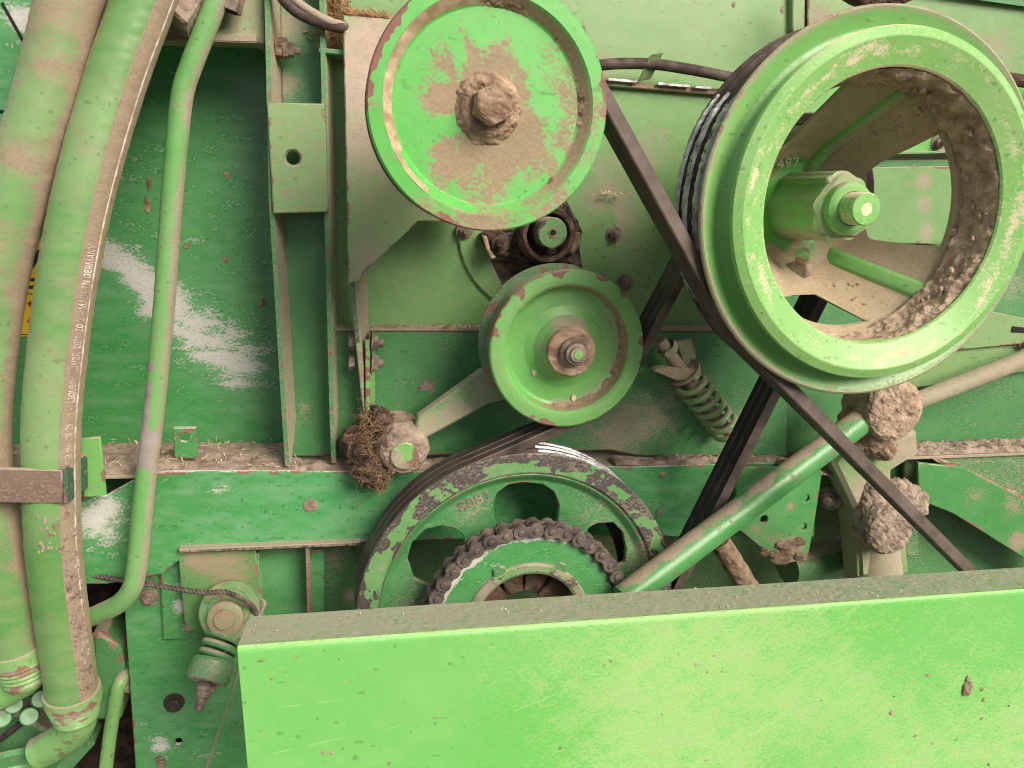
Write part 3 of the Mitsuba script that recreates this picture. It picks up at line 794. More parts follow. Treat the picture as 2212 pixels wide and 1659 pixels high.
def splash(th, r, h):
    x, z = r * np.cos(th), r * np.sin(th)
    n = meshkit.fbm(np.stack([x, z, 0 * x], -1) * 48, 4, 31) - 0.5
    n2 = meshkit.fbm(np.stack([th * 2.2, r * 14, 0 * x], -1), 3, 8) - 0.5
    reach = 0.026 + 0.034 * np.maximum(0, np.cos(th + 1.35)) ** 1.2 + 0.020 * np.exp(-((np.angle(np.exp(1j * (th - 1.35)))) / 0.22) ** 2) + 0.018 * np.exp(-((np.angle(np.exp(1j * (th - 2.95)))) / 0.28) ** 2) + 0.03 * np.exp(-((np.angle(np.exp(1j * (th - 1.95)))) / 0.12) ** 2)
    n3 = meshkit.fbm(np.stack([x, z, 0 * x], -1) * 170, 3, 33) - 0.5
    d = 0.9 * sm(0.017, -0.016, r - reach - 0.05 * n - 0.035 * n2 - 0.02 * n3)
    streak = 0.5 * sm(0.05, 0.2, n2 + 0.4 * n) * sm(0.03, 0.05, r) * sm(1.8, 0.2, np.abs(np.angle(np.exp(1j * (th + 0.4)))))
    return np.clip(np.maximum(d, streak) + 0.1, 0, 1)


obj('disc', lathe(c1, [(0.0002, 0.1565), (0.0700, 0.1555), (0.0716, 0.1565)], 260, dust=splash, step=0.0016), 'paint_pulley', t)
obj('rim_wall', lathe(c1, [(0.0715, 0.1565), (0.0728, 0.158), (0.0775, 0.1635)], 200, dust=wall_dust, wear=0.1, step=0.0012), 'paint_pulley', t, label='mud coated inner wall of the rim')
obj('bare_band', lathe(c1, [(0.0716, 0.1570), (0.0728, 0.1586), (0.0775, 0.1641), (0.0790, 0.1656)], 160, arc=(1.72, 4.1), step=0.0012, wob=lambda t_, r, h: (0 * r, 0.0014 * (fbmt(t_, r, h, 120, 4) - 0.55) - 0.004 * sm(3.5, 4.1, t_) * (r < 0.0745))), 'primer', t, label='cream primer showing on the rim')
mud = lathe(c1, [(0.0002, 0.161), (0.0135, 0.1615), (0.0178, 0.164), (0.0208, 0.1632), (0.0226, 0.1598), (0.027, 0.1568), (0.041, 0.1553)], 200, step=0.0012, sharp=90,
            wob=lambda t_, r, h: (0.0, 0.0018 * (fbmt(t_, r, h, 170, 12) - 0.5) * sm(0.006, 0.014, r) + 0.0026 * (fbmt(t_, r, h, 480, 14) - 0.5) - 0.0045 * sm(0.022, 0.034, r + 0.02 * (fbmt(t_, r, 0 * h, 50, 9) - 0.5))))
obj('mud_boss', mud, 'dirt', t, label='mud caked washer round the bolt')
obj('hex_bolt', prism_hex(c1 - [0, 0.160, 0], 0.0142, 0.0185, (0.04, -1, 0.05), 0.55, dust=0.7), 'dirt', t)
def mud_ring(c, r, h, a0, a1, seed, wide=0.0045, tall=0.004):
    env = lambda t_: sm(a0, a0 + 0.35, t_) * sm(a1, a1 - 0.35, t_)
    return lathe(c, [(r + 0.0006, h + tall), (r - wide * 0.3, h + tall * 0.55), (r - wide * 0.7, h + tall * 0.15), (r - wide, h - 0.0008)], 260, arc=(a0, a1), step=0.0007, sharp=90,
                 wob=lambda t_, rr, hh: (0.003 * (fbmt(t_, rr, hh, 120, seed) - 0.45) + 0.0014 * (fbmt(t_, rr, hh, 420, seed + 1) - 0.5) + (1 - env(t_)) * 0.003, -0.003 * (1 - env(t_) * sm(0.3, 0.5, fbmt(t_, 0 * rr + .08, 0 * hh, 60, seed + 4))) + 0.0016 * (fbmt(t_, rr, hh, 300, seed + 2) - 0.5)))


obj('mud_crust', mud_ring(c1, 0.0745, 0.1565, -1.1, 2.0, 5), 'dirt', t, label='dried mud in the corner of the rim')
obj('drum', lathe(c1, [(RU, 0.158), (0.0785, 0.155), (0.0785, 0.122), (0.086, 0.120), (0.086, 0.117), (0.03, 0.117)], 120, dust=0.3, wear=0.3), 'paint_worn', t)
obj('axle', lathe(c1, [(0.018, 0.118), (0.018, -0.08)], 40, dust=0.5), 'paint_deep', t)

level(WALL)
# small tension pulley on its arm
RS_NOW[0] = 1.065
c2 = hub_at(1228, 756, 0.123)
t = thing('tension_pulley', 'small round green idler pulley with a rusty centre washer on a diagonal arm', 'pulley', 'belt pulleys')
RS = 0.0633


def chip_rim(th, r, h):
    n = fbmt(th, 0.06 + 0 * r, 0 * h, 90, 17)
    return np.clip(0.5 * sm(0.059, 0.0632, r + 0.012 * (n - 0.5)) + 0.45 * sm(0.6, 0.75, n + 0.12 * np.cos(th - 2.4)), 0, 0.9) * sm(0.0535, 0.057, r)


obj('rim', lathe(c2, [(0.0505, 0.1215), (0.0525, 0.1238), (0.056, 0.124), (RS - 0.0012, 0.123), (RS, 0.1215), (RS, 0.117)], 180, wear=chip_rim, dust=lambda th, r, h: 0.08 + 0.2 * fbmt(th, r, h, 50, 3), step=0.0016), 'paint_cast', t)
obj('rim_wall', lathe(c2, [(0.0478, 0.1085), (0.0488, 0.110), (0.0505, 0.1215)], 160, dust=lambda th, r, h: np.clip(0.45 + 0.6 * np.cos(th + 0.35) + 0.7 * (fbmt(th, r, h, 80, 3) - 0.5), 0, 1), step=0.0012), 'paint_pulley', t, label='dirty inner wall of the rim')
obj('dish', lathe(c2, [(0.0480, 0.1085), (0.0455, 0.1072), (0.033, 0.108), (0.026, 0.1115), (0.0215, 0.1195), (0.019, 0.129)], 160, sharp=60, dust=lambda th, r, h: 0.1 + 0.5 * sm(0.03, 0.022, r) * (fbmt(th, r, h, 60, 8)) + 0.25 * sm(0.036, 0.046, r) * (np.cos(th + 0.5) > 0.3), step=0.0012), 'paint_cast', t)
obj('hub_washer', lathe(c2, [(0.0196, 0.126), (0.0196, 0.1315), (0.0186, 0.133), (0.006, 0.1331)], 64, step=0.001, wob=lambda t_, r, h: (0.0, 0.0016 * (fbmt(t_, r, h, 420, 12) - 0.5))), 'dirt', t, label='rusty washer round the centre bolt')
obj('bolt_head', lathe(c2 + [0.0008, 0, 0.0006], [(0.0112, 0.132), (0.0112, 0.139), (0.0098, 0.1405), (0.0085, 0.1405), (0.0082, 0.146), (0.006, 0.1465), (0.0055, 0.150), (0.0002, 0.1502)], 48, dust=0.5), 'steel_worn', t)
obj('bolt_centre', lathe(c2 + [0.0008, 0, 0.0006], [(0.0036, 0.1501), (0.0034, 0.1512), (0.0002, 0.1514)], 20, dust=0.1), 'paint_cast', t)
obj('mud_crust', mud_ring(c2, 0.0492, 0.1085, -1.9, 1.15, 15, 0.0035, 0.005), 'dirt', t, label='dried mud in the corner of the rim')
for x, y in ((1155, 804), (1240, 860)):
    crumb(x, y, 0.109, 0.0022, t, 'chaff_crumb', 'chaff', 3)
obj('drum', lathe(c2, [(RS, 0.117), (0.058, 0.1155), (0.058, 0.076), (RS + 0.001, 0.0745), (RS + 0.001, 0.072), (0.012, 0.070)], 120, dust=0.25, wear=0.35), 'paint_deep', t)
RS_NOW[0] = 1.0
arm0, arm1 = pd(862, 962, 0.05), pd(1120, 850, 0.056)
q = shape([(880, 985), (905, 900), (1040, 802), (1180, 760), (1200, 860), (1060, 872), (915, 950)], 0.062)
obj('arm', plate_xz(q, 0.062, 0.014, bevel=0.002, dust=blobs([(1040, 835, 60, 0.35), (920, 930, 50, 0.5), (990, 905, 40, 0.35)], 0.062, 0.12), wear=0.4, res=0.006), 'paint_worn', t)
cp = pd(868, 962, 0.05)
obj('pivot', lathe(cp, [(0.0235, -0.045), (0.0235, 0.01), (0.021, 0.018), (0.0165, 0.0215), (0.0002, 0.022)], 90, dust=1.0, step=0.0012, sharp=70, wob=lambda t_, r, h: (0.004 * (fbmt(t_, r, h, 90, 3) - 0.5), 0.004 * (fbmt(t_, r, h, 200, 6) - 0.5))), 'dirt_grey', t)
obj('pivot_pin', lathe(pd(874, 985, 0.0735), [(0.0125, -0.004), (0.0125, 0.0005), (0.0115, 0.0012), (0.0002, 0.0014)], 40, wear=lambda th, r, h: np.clip(0.45 * sm(0.009, 0.0122, r) + 0.3, 0, 1), dust=lambda th, r, h: 0.3 + 0.3 * np.cos(th - 3.6)), 'paint_cast', t)

# big pulley
level(FRONT)
RS_NOW[0] = 1.116
c3 = hub_at(1929, 454, 0.184)
t = thing('drive_pulley', 'large stepped green pulley with three dirt filled spokes and protruding shaft', 'pulley', 'belt pulleys')
RR, RI, RF = 0.1232, 0.0968, 0.1395


def scuffs(th, r, h):
    n = meshkit.fbm(np.stack([np.cos(th) * 9, np.sin(th) * 9, r * 160], -1), 3, 4)
    mid = np.exp(-((r - 0.109) / 0.006) ** 2)
    side = 0.35 + 0.65 * sm(-0.2, 0.9, np.abs(np.cos(th - 2.5)))
    return np.clip(0.1 + 1.7 * (n - 0.42) * mid * side + 0.15 * sm(0.1, 0.098, r), 0, 0.9)


paint('paint_ring', (0.1, 0.4, 0.06), (0.2, 0.44, 0.13), (0.66, 0.56, 0.4), film=0.15, stretch=(1.4, 1, 1.4))
obj('front_ring', lathe(c3, [(RI, 0.165), (RI, 0.1752), (RI + 0.0012, 0.1768), (0.1155, 0.1838), (0.1165, 0.1838), (RR - 0.0006, 0.1805), (RR, 0.179), (RR, 0.176), (RR - 0.005, 0.1745), (RR - 0.006, 0.164)], 300, wear=0.05, dust=scuffs, step=0.0014, sharp=12), 'paint_ring', t)
obj('flange', lathe(c3, [(RR - 0.007, 0.1655), (RR - 0.004, 0.1605), (RR + 0.001, 0.159), (0.131, 0.1615), (RF - 0.002, 0.1645), (RF - 0.0004, 0.1635), (RF, 0.162), (RF - 0.001, 0.158)], 300, sharp=50,
                     wear=lambda th, r, h: np.clip(0.62 * sm(0.135, 0.1392, r + 0.008 * (fbmt(th, r, h, 70, 4) - 0.5)), 0, 1) * (0.6 + 0.4 * np.cos(th - 2.2)), dust=lambda th, r, h: 0.12 + 0.45 * sm(0.132, 0.1385, r), step=0.0016), 'paint_cast', t)
# grooves behind the flange, polished edges where the belts ran
obj('groove_drum', lathe(c3, [(RF - 0.001, 0.158), (0.128, 0.1535), (0.128, 0.148), (0.1355, 0.1445), (0.1355, 0.1415), (0.128, 0.138), (0.128, 0.131), (0.1365, 0.1275), (0.1365, 0.1245), (0.128, 0.121), (0.128, 0.115), (0.1365, 0.111), (0.1365, 0.1085), (0.12, 0.106)], 240, dust=0.4, wear=0.9), 'rubber_dusty', t)
pol = M()
for h0 in (0.143, 0.126, 0.1098):
    R0 = 0.1361 if h0 > 0.13 else 0.1371
    lathe(c3, [(R0 - 0.0022, h0 - 0.0034), (R0, h0 - 0.0026), (R0, h0 + 0.0026), (R0 - 0.0022, h0 + 0.0034)], 120, arc=(2.55, 3.75), m=pol, wob=lambda t_, r, h: (-0.0007 * sm(0.5, 0.7, fbmt(t_, r, h, 300, 3) + 0.25 * np.abs(t_ - 3.15)) - 0.001 * sm(0.45, 0.6, np.abs(t_ - 3.15)), 0))
obj('polished_band', pol, 'steel_bright', t, label='silver worn bands on the groove edges')
h_of = lambda r: np.interp(r, [0.02, 0.04, 0.055, 0.1, 0.1087], [0.045, 0.047, 0.06, 0.135, 0.142])


def pcone(x, y):
    for h in np.linspace(0.15, 0.03, 900):
        q = pd(x, y, h)
        if h <= h_of(math.hypot(q[0] - c3[0], q[2] - c3[2])):
            break
    return q[[0, 2]]


def rc(q):
    return Polygon(q).buffer(-0.005, 6).buffer(0.005, 6)


disk = Point(c3[0], c3[2]).buffer(0.1005, 64).difference(Point(c3[0], c3[2]).buffer(0.036, 32))
w_right = rc([pcone(x, y) for x, y in [(1874, 374), (1905, 350), (1985, 312), (2050, 276), (2066, 300), (2078, 360), (2081, 420), (2073, 480), (2056, 533), (1990, 530), (1920, 522), (1874, 516), (1882, 440)]]).intersection(disk)
w_low = rc([pcone(x, y) for x, y in [(1702, 641), (1761, 636), (1884, 701), (1880, 760), (1750, 760), (1640, 690), (1640, 640)]]).intersection(disk)
w_up = rc([pcone(x, y) for x, y in [(1700, 314), (1832, 174), (1790, 120), (1650, 150), (1560, 300), (1640, 330)]]).intersection(disk)
web = Point(c3[0], c3[2]).buffer(0.1083, 64).difference(Point(c3[0], c3[2]).buffer(0.02, 24)).difference(unary_union([w_right, w_low, w_up]))
hf = lambda x, z: h_of(np.hypot(x - c3[0], z - c3[2]))


def web_dust(x, z):
    dx, dz = x - c3[0], z - c3[2]
    r, a = np.hypot(dx, dz), np.arctan2(dz, dx)
    n = meshkit.fbm(np.stack([x, z, 0 * x], -1) * 60, 3, 2)
    d = 0.1 + 0.75 * sm(0.034, 0.055, r) + 1.2 * (n - 0.5)
    d = d * sm(-2.9, -1.9, -np.abs(a)) + 0.08
    return np.clip(d, 0.05, 1)


obj('spoke_web', plate_xz(web, 0.0, 0.006, bevel=0.0012, band=0.003, wear=0.1, dust=web_dust, res=0.0035, hf=hf), 'paint_web', t, label='dished web with spokes, coated with brown dirt')


def rib(p, q, w, hgt, name, dust, bsdf='paint_cast'):
    A, B = pcone(*p), pcone(*q)
    m = M(); n = 16; d = (B - A) / np.linalg.norm(B - A); s = np.array([-d[1], d[0]])
    rows = []
    for i in range(n + 1):
        c = A + (B - A) * i / n
        hh = float(hf(np.array([c[0]]), np.array([c[1]]))[0])
        k = min(1, i / 1.5, (n - i) / 1.5) ** 0.5
        prof = [(-w * 1.5, 0), (-w, hgt * 0.75 * k), (-w * 0.6, hgt * k), (w * 0.6, hgt * k), (w, hgt * 0.75 * k), (w * 1.5, 0)]
        rows.append([[*(c + s * o)[:1], -(hh + e - 0.0005), (c + s * o)[1]] for o, e in prof])
    v = np.array(rows)
    i = np.arange(n)[:, None] * 6 + np.arange(5)
    m.add(v.reshape(-1, 3), np.stack([i, i + 1, i + 7, i + 6], -1).reshape(-1, 4), 0.1, dust)
    return obj(name, m, bsdf, t)


rib((1742, 378), (1962, 188), 0.0048, 0.0095, 'spoke_rib', 0.22)
rib((1785, 552), (2003, 640), 0.0062, 0.010, 'spoke_rib', 0.12)
# dirt caked in the barrel and on the spokes
barrel = lathe(c3, [(RI - 0.0006, 0.1735), (0.0955, 0.168), (0.0945, 0.160), (0.0935, 0.152), (0.0925, 0.1475), (0.0905, 0.1425)], 300, arc=(-1.75, 2.3), step=0.0012, sharp=90,
               wob=lambda t_, r, h: (0.0045 * (1 - sm(-1.75, -1.0, t_ + 0.5 * (fbmt(t_, 0 * r + .09, h, 50, 25) - 0.5)) * sm(2.3, 1.7, t_)) - 0.0058 * np.maximum(0, fbmt(t_, r, h, 75, 12) - 0.33) * sm(-1.5, -0.8, t_) * sm(2.2, 1.5, t_) * sm(0.174, 0.168, h + 0.012 * (fbmt(t_, 0 * r + .09, 0 * h, 60, 5) - .5)) * 2.2 - 0.0028 * (fbmt(t_, r, h, 260, 15) - 0.5), 0.004 * (fbmt(t_, r, h, 110, 16) - 0.35)))
obj('dirt_layer', barrel, 'dirt_pale', t, label='thick cracked brown dirt in the barrel')
obj('barrel', lathe(c3, [(RI, 0.170), (0.0975, 0.152), (0.0975, 0.120), (0.11, 0.119)], 160, dust=0.7), 'paint_pulley', t)
mud = M()
for k in range(60):
    a = rng.uniform(-0.9, 1.35); r = rng.uniform(0.099, 0.105)
    lump(c3 + [r * math.cos(a), -(0.150 + rng.uniform(-0.004, 0.018) - (0.105 - r) * 1.2), r * math.sin(a)], rng.uniform(0.0012, 0.0034), 2, 0.6, 220, k, (0.8, 1, 1.2), m=mud)
for k in range(60):
    if k % 2:
        p = pcone(*(np.array([1790, 330]) + (np.array([2000, 215]) - [1790, 330]) * rng.random() + rng.normal(size=2) * 9 + [0, 16]))
    else:
        p = pcone(*(np.array([1800, 610]) + (np.array([1990, 700]) - [1800, 610]) * rng.random() + rng.normal(size=2) * 13))
    lump([p[0], -float(hf(np.array([p[0]]), np.array([p[1]]))[0]), p[1]], rng.uniform(0.0008, 0.0022), 2, 0.6, 260, k, (1, 0.5, 1), m=mud)
obj('dirt_crumbs', mud, 'dirt_pale', t, kind='stuff', label='brown dirt clods on the spokes')
RS_NOW[0] = 1.0
# hub: ribbed sleeve, collar, shaft
star = []
for i in range(72):
    a = i * math.pi / 36
    star.append((c3[0] + (0.0262 + 0.0052 * (0.5 + 0.5 * math.cos(3 * a + 1.2)) ** 3 + 0.003 * (0.5 + 0.5 * math.cos(6 * a + 0.3)) ** 2) * math.cos(a), c3[2] + (0.0262 + 0.0052 * (0.5 + 0.5 * math.cos(3 * a + 1.2)) ** 3 + 0.003 * (0.5 + 0.5 * math.cos(6 * a + 0.3)) ** 2) * math.sin(a)))
obj('hub_sleeve', plate_xz(Polygon(star), 0.1235, 0.14, bevel=0.004, band=0.008, wear=0.15, dust=0.4), 'paint_cast', t)
hb = M()
for a in (0.25, 2.2, 4.25):
    d, s = np.array([math.cos(a), 0, math.sin(a)]), np.array([-math.sin(a), 0, math.cos(a)])
    box(c3 + d * 0.0275 + [0, -0.055, 0], d * 0.0042, s * 0.0036, [0, 0.066, 0], 0.0015, 0.2, 0.45, m=hb)
obj('hub_rib', hb, 'paint_cast', t)
obj('collar', lathe(c3, [(0.0225, 0.1235), (0.0225, 0.1285), (0.0215, 0.131), (0.0185, 0.133), (0.0145, 0.133), (0.0138, 0.1315)], 72, dust=0.15, wear=0.1), 'paint_cast', t)
obj('shaft', lathe(c3, [(0.0136, 0.12), (0.0136, 0.1505), (0.0128, 0.1515), (0.0002, 0.1518)], 64, dust=lambda th, r, h: 0.05 + 0.85 * sm(0.0062, 0.004, r + 0.003 * (fbmt(th, r, h, 400, 3) - 0.5)) * (h > 0.151) + 0.3 * (h < 0.15), step=0.0006), 'paint_ring', t)
tm = meshkit.text_mesh('497', 0.0085, 0.0012, bold=True); v = tm.vertices
o = pd(1676, 362, 0.056)
obj('cast_number', M().add(np.c_[o[0] + v[:, 0] * 1.0 - 0.03 * v[:, 1], o[1] - v[:, 2], o[2] + v[:, 1] + v[:, 0] * 0.08], tm.faces, 0.3, 0.5), 'paint_cast', t, smooth=False)
obj('set_screw', bolt(1732, 545, 0.085, 0.007, 0.008, axis=(-0.2, -0.7, -0.7), dust=0.3, washer=False, stud=0), 'paint_cast', t)
obj('set_screw', prism_hex(pd(1735, 582, 0.065), 0.0105, 0.013, (-0.75, -0.5, -0.1), 0.3, dust=0.7), 'dirt_grey', t)
obj('shaft_rear', lathe(c3, [(0.02, 0.03), (0.02, -0.09)], 40, dust=0.5), 'paint_deep', t)

level(WALL)
# lower pulley with grooves and spoked sprocket
RS_NOW[0] = 1.088
c4 = hub_at(1125, 1313, 0.118)
t = thing('lower_pulley', 'large worn pulley with round holes and paint flaking off its rim', 'pulley', 'belt pulleys')
RL = 0.1346


def flake(th, r, h):
    n = meshkit.fbm(np.stack([np.cos(th) * 7, np.sin(th) * 7, r * 90], -1), 3, 44)
    n2 = meshkit.fbm(np.stack([th * 6 + r * 150, r * 60, 0 * r], -1), 3, 9)
    return np.clip(0.5 + 1.6 * (n2 - 0.5) + 0.7 * (n - 0.5) + 0.5 * sm(0.127, 0.134, r), 0, 0.95)


obj('rim', lathe(c4, [(0.1176, 0.1165), (0.1190, 0.1182), (RL - 0.001, 0.118), (RL, 0.117), (RL - 0.0005, 0.1155)], 300, wear=flake, dust=lambda th, r, h: 0.1 + 0.25 * fbmt(th, r, h, 50, 3), step=0.0014), 'paint_worn', t)
hol = [Point(*pd(x, y, 0.108)[[0, 2]]).buffer(1.0) for x, y in ()]
cx, cz = c4[0], c4[2]


def hole(pts):
    return rc(xz(pts, 0.108))


hp = [hole([(1066, 1085), (1075, 1062), (1100, 1046), (1135, 1041), (1172, 1046), (1197, 1062), (1208, 1090), (1206, 1120), (1190, 1180), (1130, 1190), (1085, 1170), (1068, 1120)]),
      hole([(880, 1205), (890, 1170), (920, 1142), (955, 1135), (985, 1142), (1002, 1160), (1010, 1200), (980, 1250), (930, 1268), (895, 1250)]),
      hole([(1270, 1140), (1290, 1130), (1325, 1128), (1345, 1150), (1352, 1185), (1350, 1215), (1300, 1240), (1270, 1190)])]
webq = Point(cx, cz).buffer(0.1272 * SC[0], 80).difference(unary_union(hp)).difference(Point(cx, cz).buffer(0.03 * SC[0], 20))
obj('web', plate_xz(webq, 0.109, 0.006, bevel=0.001, band=0.004, wear=0.35, dust=blobs([(1015, 1105, 32, 0.35), (1390, 1200, 60, 0.35), (920, 1290, 60, 0.3), (1050, 1250, 50, 0.4), (1290, 1110, 50, 0.2)], 0.109, 0.08), res=0.006,
                           hf=lambda x, z: 0.007 * sm(0.118, 0.127, np.hypot(x - cx, z - cz) / SC[0]) - 0.002 * sm(0.1, 0.085, np.hypot(x - cx, z - cz) / SC[0])), 'paint_deep', t)
obj('rim_wall', lathe(c4, [(0.1165, 0.1125), (0.1176, 0.1165)], 160, dust=0.4, wear=0.5), 'paint_worn', t)
tm = meshkit.text_mesh('8081', 0.010, 0.0012, bold=True); v = tm.vertices
th0 = 2.02
rr_, an = 0.119 + v[:, 1], th0 - (v[:, 0] - v[:, 0].mean()) / 0.122
obj('cast_number', M().add(np.c_[cx + rr_ * np.cos(an), -0.1088 - HB[0] - v[:, 2], cz + rr_ * np.sin(an)], tm.faces, 0.3, 0.7), 'steel_worn', t, smooth=False, label='worn raised casting number')
pr = [(RL - 0.0005, 0.1155)]
for k in range(3):
    h0 = 0.1135 - 0.0135 * k
    pr += [(RL - 0.0005, h0), (RL - 0.010, h0 - 0.0028), (RL - 0.010, h0 - 0.0072), (RL - 0.0005, h0 - 0.010)]
pr += [(RL - 0.0005, 0.0715), (0.1, 0.0705)]
obj('groove_drum', lathe(c4, pr, 240, dust=0.2), 'rubber_dusty', t)
pol = M()
for h0, h1 in ((0.1157, 0.1130), (0.1037, 0.0995), (0.0902, 0.086), (0.0767, 0.0715)):
    lathe(c4, [(RL - 0.0035, h1 - 0.001), (RL - 0.0002, h1), (RL - 0.0002, h0), (RL - 0.002, h0 + 0.0006)], 110, arc=(0.35, 1.5), m=pol, wob=lambda t_, r, h: (-0.0004 * sm(0.5, 0.7, fbmt(t_, r, h, 300, 3)), 0))
obj('polished_band', pol, 'steel_bright', t, label='bright bare metal groove edges')

RS_NOW[0] = 1.0
t = thing('chain_sprocket', 'green toothed sprocket carrying the greasy chain in front of the lower pulley', 'sprocket')
NT, PITCH = 41, 0.0134 * SC[0]
RC = PITCH * NT / (2 * math.pi)
tp = []
for k in range(NT):
    a = (k + 0.5) * 2 * math.pi / NT; w = math.pi / NT
    for r, da in ((RC - 0.0052, -0.9), (RC - 0.001, -0.5), (RC + 0.0028, -0.16), (RC + 0.0028, 0.16), (RC - 0.001, 0.5), (RC - 0.0052, 0.9)):
        tp.append((cx + r * math.cos(a + da * w), cz + r * math.sin(a + da * w)))
spq = Polygon(tp).buffer(0).difference(Point(cx, cz).buffer(0.047 * SC[0], 40))
obj('teeth', plate_xz(spq.difference(Point(cx, cz).buffer(RC - 0.0075, 48)), 0.1465, 0.006, bevel=0.0006, band=0.003), 'chain_metal', t, smooth=False)
spq = Point(cx, cz).buffer(RC - 0.007, 60).difference(Point(cx, cz).buffer(0.047 * SC[0], 40))
obj('plate', plate_xz(spq, 0.1450, 0.005, bevel=0.0006, band=0.004, wear=0.1, dust=lambda x, z: np.clip(0.6 * sm(0.0745, 0.0785, np.hypot(x - cx, z - cz) / SC[0] + 0.006 * (meshkit.fbm(np.stack([x, z, 0 * x], -1) * 60, 2, 3) - 0.5)) * (0.5 + 0.5 * np.sin(np.arctan2(z - cz, x - cx) * 1.0 - 0.6)) + 0.08, 0, 1), res=0.004), 'paint_panel', t)
obj('hub_ring', lathe(c4, [(0.056, 0.145), (0.056, 0.147), (0.0545, 0.1485), (0.049, 0.1487), (0.0465, 0.147), (0.0465, 0.10)], 90, dust=lambda th, r, h: 0.3 + 0.9 * (fbmt(th, r, h, 60, 3) - 0.3), wear=0.5), 'paint_worn', t)
for x, y in ((1078, 1234), (1209, 1227)):
    obj('nut', prism_hex(pd(x, y, 0.1448), 0.0062, 0.0035, rot=0.4, wear=0.3, dust=0.2), 'paint_deep', t)
m = M()
for a in (1.25, 1.9, 2.6, 0.55):
    plate_xz(Point(cx, cz).buffer(0.0445 * SC[0], 30).difference(Point(cx, cz).buffer(0.02 * SC[0], 20)).intersection(Polygon([(cx, cz), (cx + 0.1 * math.cos(a - 0.29), cz + 0.1 * math.sin(a - 0.29)), (cx + 0.1 * math.cos(a + 0.29), cz + 0.1 * math.sin(a + 0.29))])), 0.125, 0.03, dust=0.6, m=m)
obj('clutch_jaw', m, 'dirt_dark', t, kind='stuff')
obj('hub_tube', lathe(c4, [(0.047, 0.12), (0.047, 0.07)], 48, dust=0.5), 'paint_deep', t)

t = thing('roller_chain', 'dirty brown roller chain wrapped round the sprocket', 'chain')


def link_mesh(k):
    m = M()
    a0, a1 = [(j * 2 * math.pi / NT) + 0.03 for j in (k, k + 1)]
    p0, p1 = [np.array([cx + RC * math.cos(a), cz + RC * math.sin(a)]) for a in (a0, a1)]
    outer = k % 2 == 0
    d = (p1 - p0) / np.linalg.norm(p1 - p0)
    body = unary_union([Point(*p0).buffer(0.0073, 5), Point(*p1).buffer(0.0073, 5), LineString([p0, p1]).buffer(0.0049, 4)])
    for hh in ((0.1525, 0.1355) if outer else (0.1500, 0.1380)):
        plate_xz(body, hh, 0.0016, bevel=0.0004, band=0.0012, wear=0, dust=0, m=m)
    for p in ((p0, p1) if outer else ()):
        lathe([p[0], -HB[0], p[1]], [(0.0026, 0.1510), (0.0026, 0.1538), (0.0018, 0.1543), (0.0002, 0.1543)], 14, m=m)
    for p in ((p0, p1) if not outer else ()):
        lathe([p[0], -HB[0], p[1]], [(0.0048, 0.1370), (0.0048, 0.1495)], 14, m=m)
    return m


for k in range(0, 22):
    obj('link', link_mesh(k), 'chain_metal', t, smooth=False)


# ------------------------------------------------------------------ belts
def tangent(c, r, sc, d, s, sd):
    """line touching circle c (radius r, centre on side sc of travel: +1 left) and circle d; returns both points"""
    c, d = np.asarray(c), np.asarray(d)
    v = d - c; L = np.linalg.norm(v); v /= L
    k = (sc * r - sd * s) / L
    a = math.asin(np.clip(k, -1, 1))
    u = np.array([v[0] * math.cos(a) - v[1] * math.sin(a), v[0] * math.sin(a) + v[1] * math.cos(a)])
    n = np.array([-u[1], u[0]])
    return c - n * sc * r, d - n * sd * s


def arc(c, r, p, q, ccw):
    a0, a1 = math.atan2(*(p - c)[::-1]), math.atan2(*(q - c)[::-1])
    if ccw and a1 < a0: a1 += 2 * math.pi
    if not ccw and a1 > a0: a1 -= 2 * math.pi
    n = max(3, int(abs(a1 - a0) / 0.05))
    return [c + r * np.array([math.cos(a), math.sin(a)]) for a in np.linspace(a0, a1, n)]


def belt(pts, hc, side, name, label, group, wt=0.0125, wb=0.0075, thick=0.0095, closed=False):
    P = np.array(pts)
    keep = np.r_[True, np.linalg.norm(np.diff(P, axis=0), axis=1) > 1e-5]
    P = P[keep]
    Q = [P[0]]
    for a, b in zip(P[:-1], P[1:]):
        k = max(1, int(np.linalg.norm(b - a) / 0.008))
        Q += [a + (b - a) * (i + 1) / k for i in range(k)]
    P = np.array(Q)
    d = np.gradient(P, axis=0)
    if closed:
        d[0] = d[-1] = P[1] - P[-2]
    d /= np.linalg.norm(d, axis=1, keepdims=True)
    n = np.stack([-d[:, 1], d[:, 0]], 1) * side           # outward, the belt's back
    prof = [(thick / 2, -wt / 2 + .0008), (thick / 2, wt / 2 - .0008), (thick / 2 - .0012, wt / 2), (-thick / 2, wb / 2), (-thick / 2, -wb / 2), (thick / 2 - .0012, -wt / 2)]
    m = M()
    for (o0, h0), (o1, h1) in zip(prof, prof[1:] + prof[:1]):
        A = np.c_[P + n * o0, np.full(len(P), hc + HB[0] + h0)]; B = np.c_[P + n * o1, np.full(len(P), hc + HB[0] + h1)]
        v = np.vstack([A, B])[:, [0, 2, 1]] * [1, -1, 1]
        i = np.arange(len(P) - 1)
        m.add(v, np.stack([i, i + 1, i + 1 + len(P), i + len(P)], 1), 0, 0.75 if h0 > 0 and h1 > 0 else 0.3 if o0 * o1 > 0 and o0 > 0 else 0.1)
    return obj(name, m, 'rubber' if group != 'twin drive belts' else 'rubber_belt', label=label, category='belt', group=group)


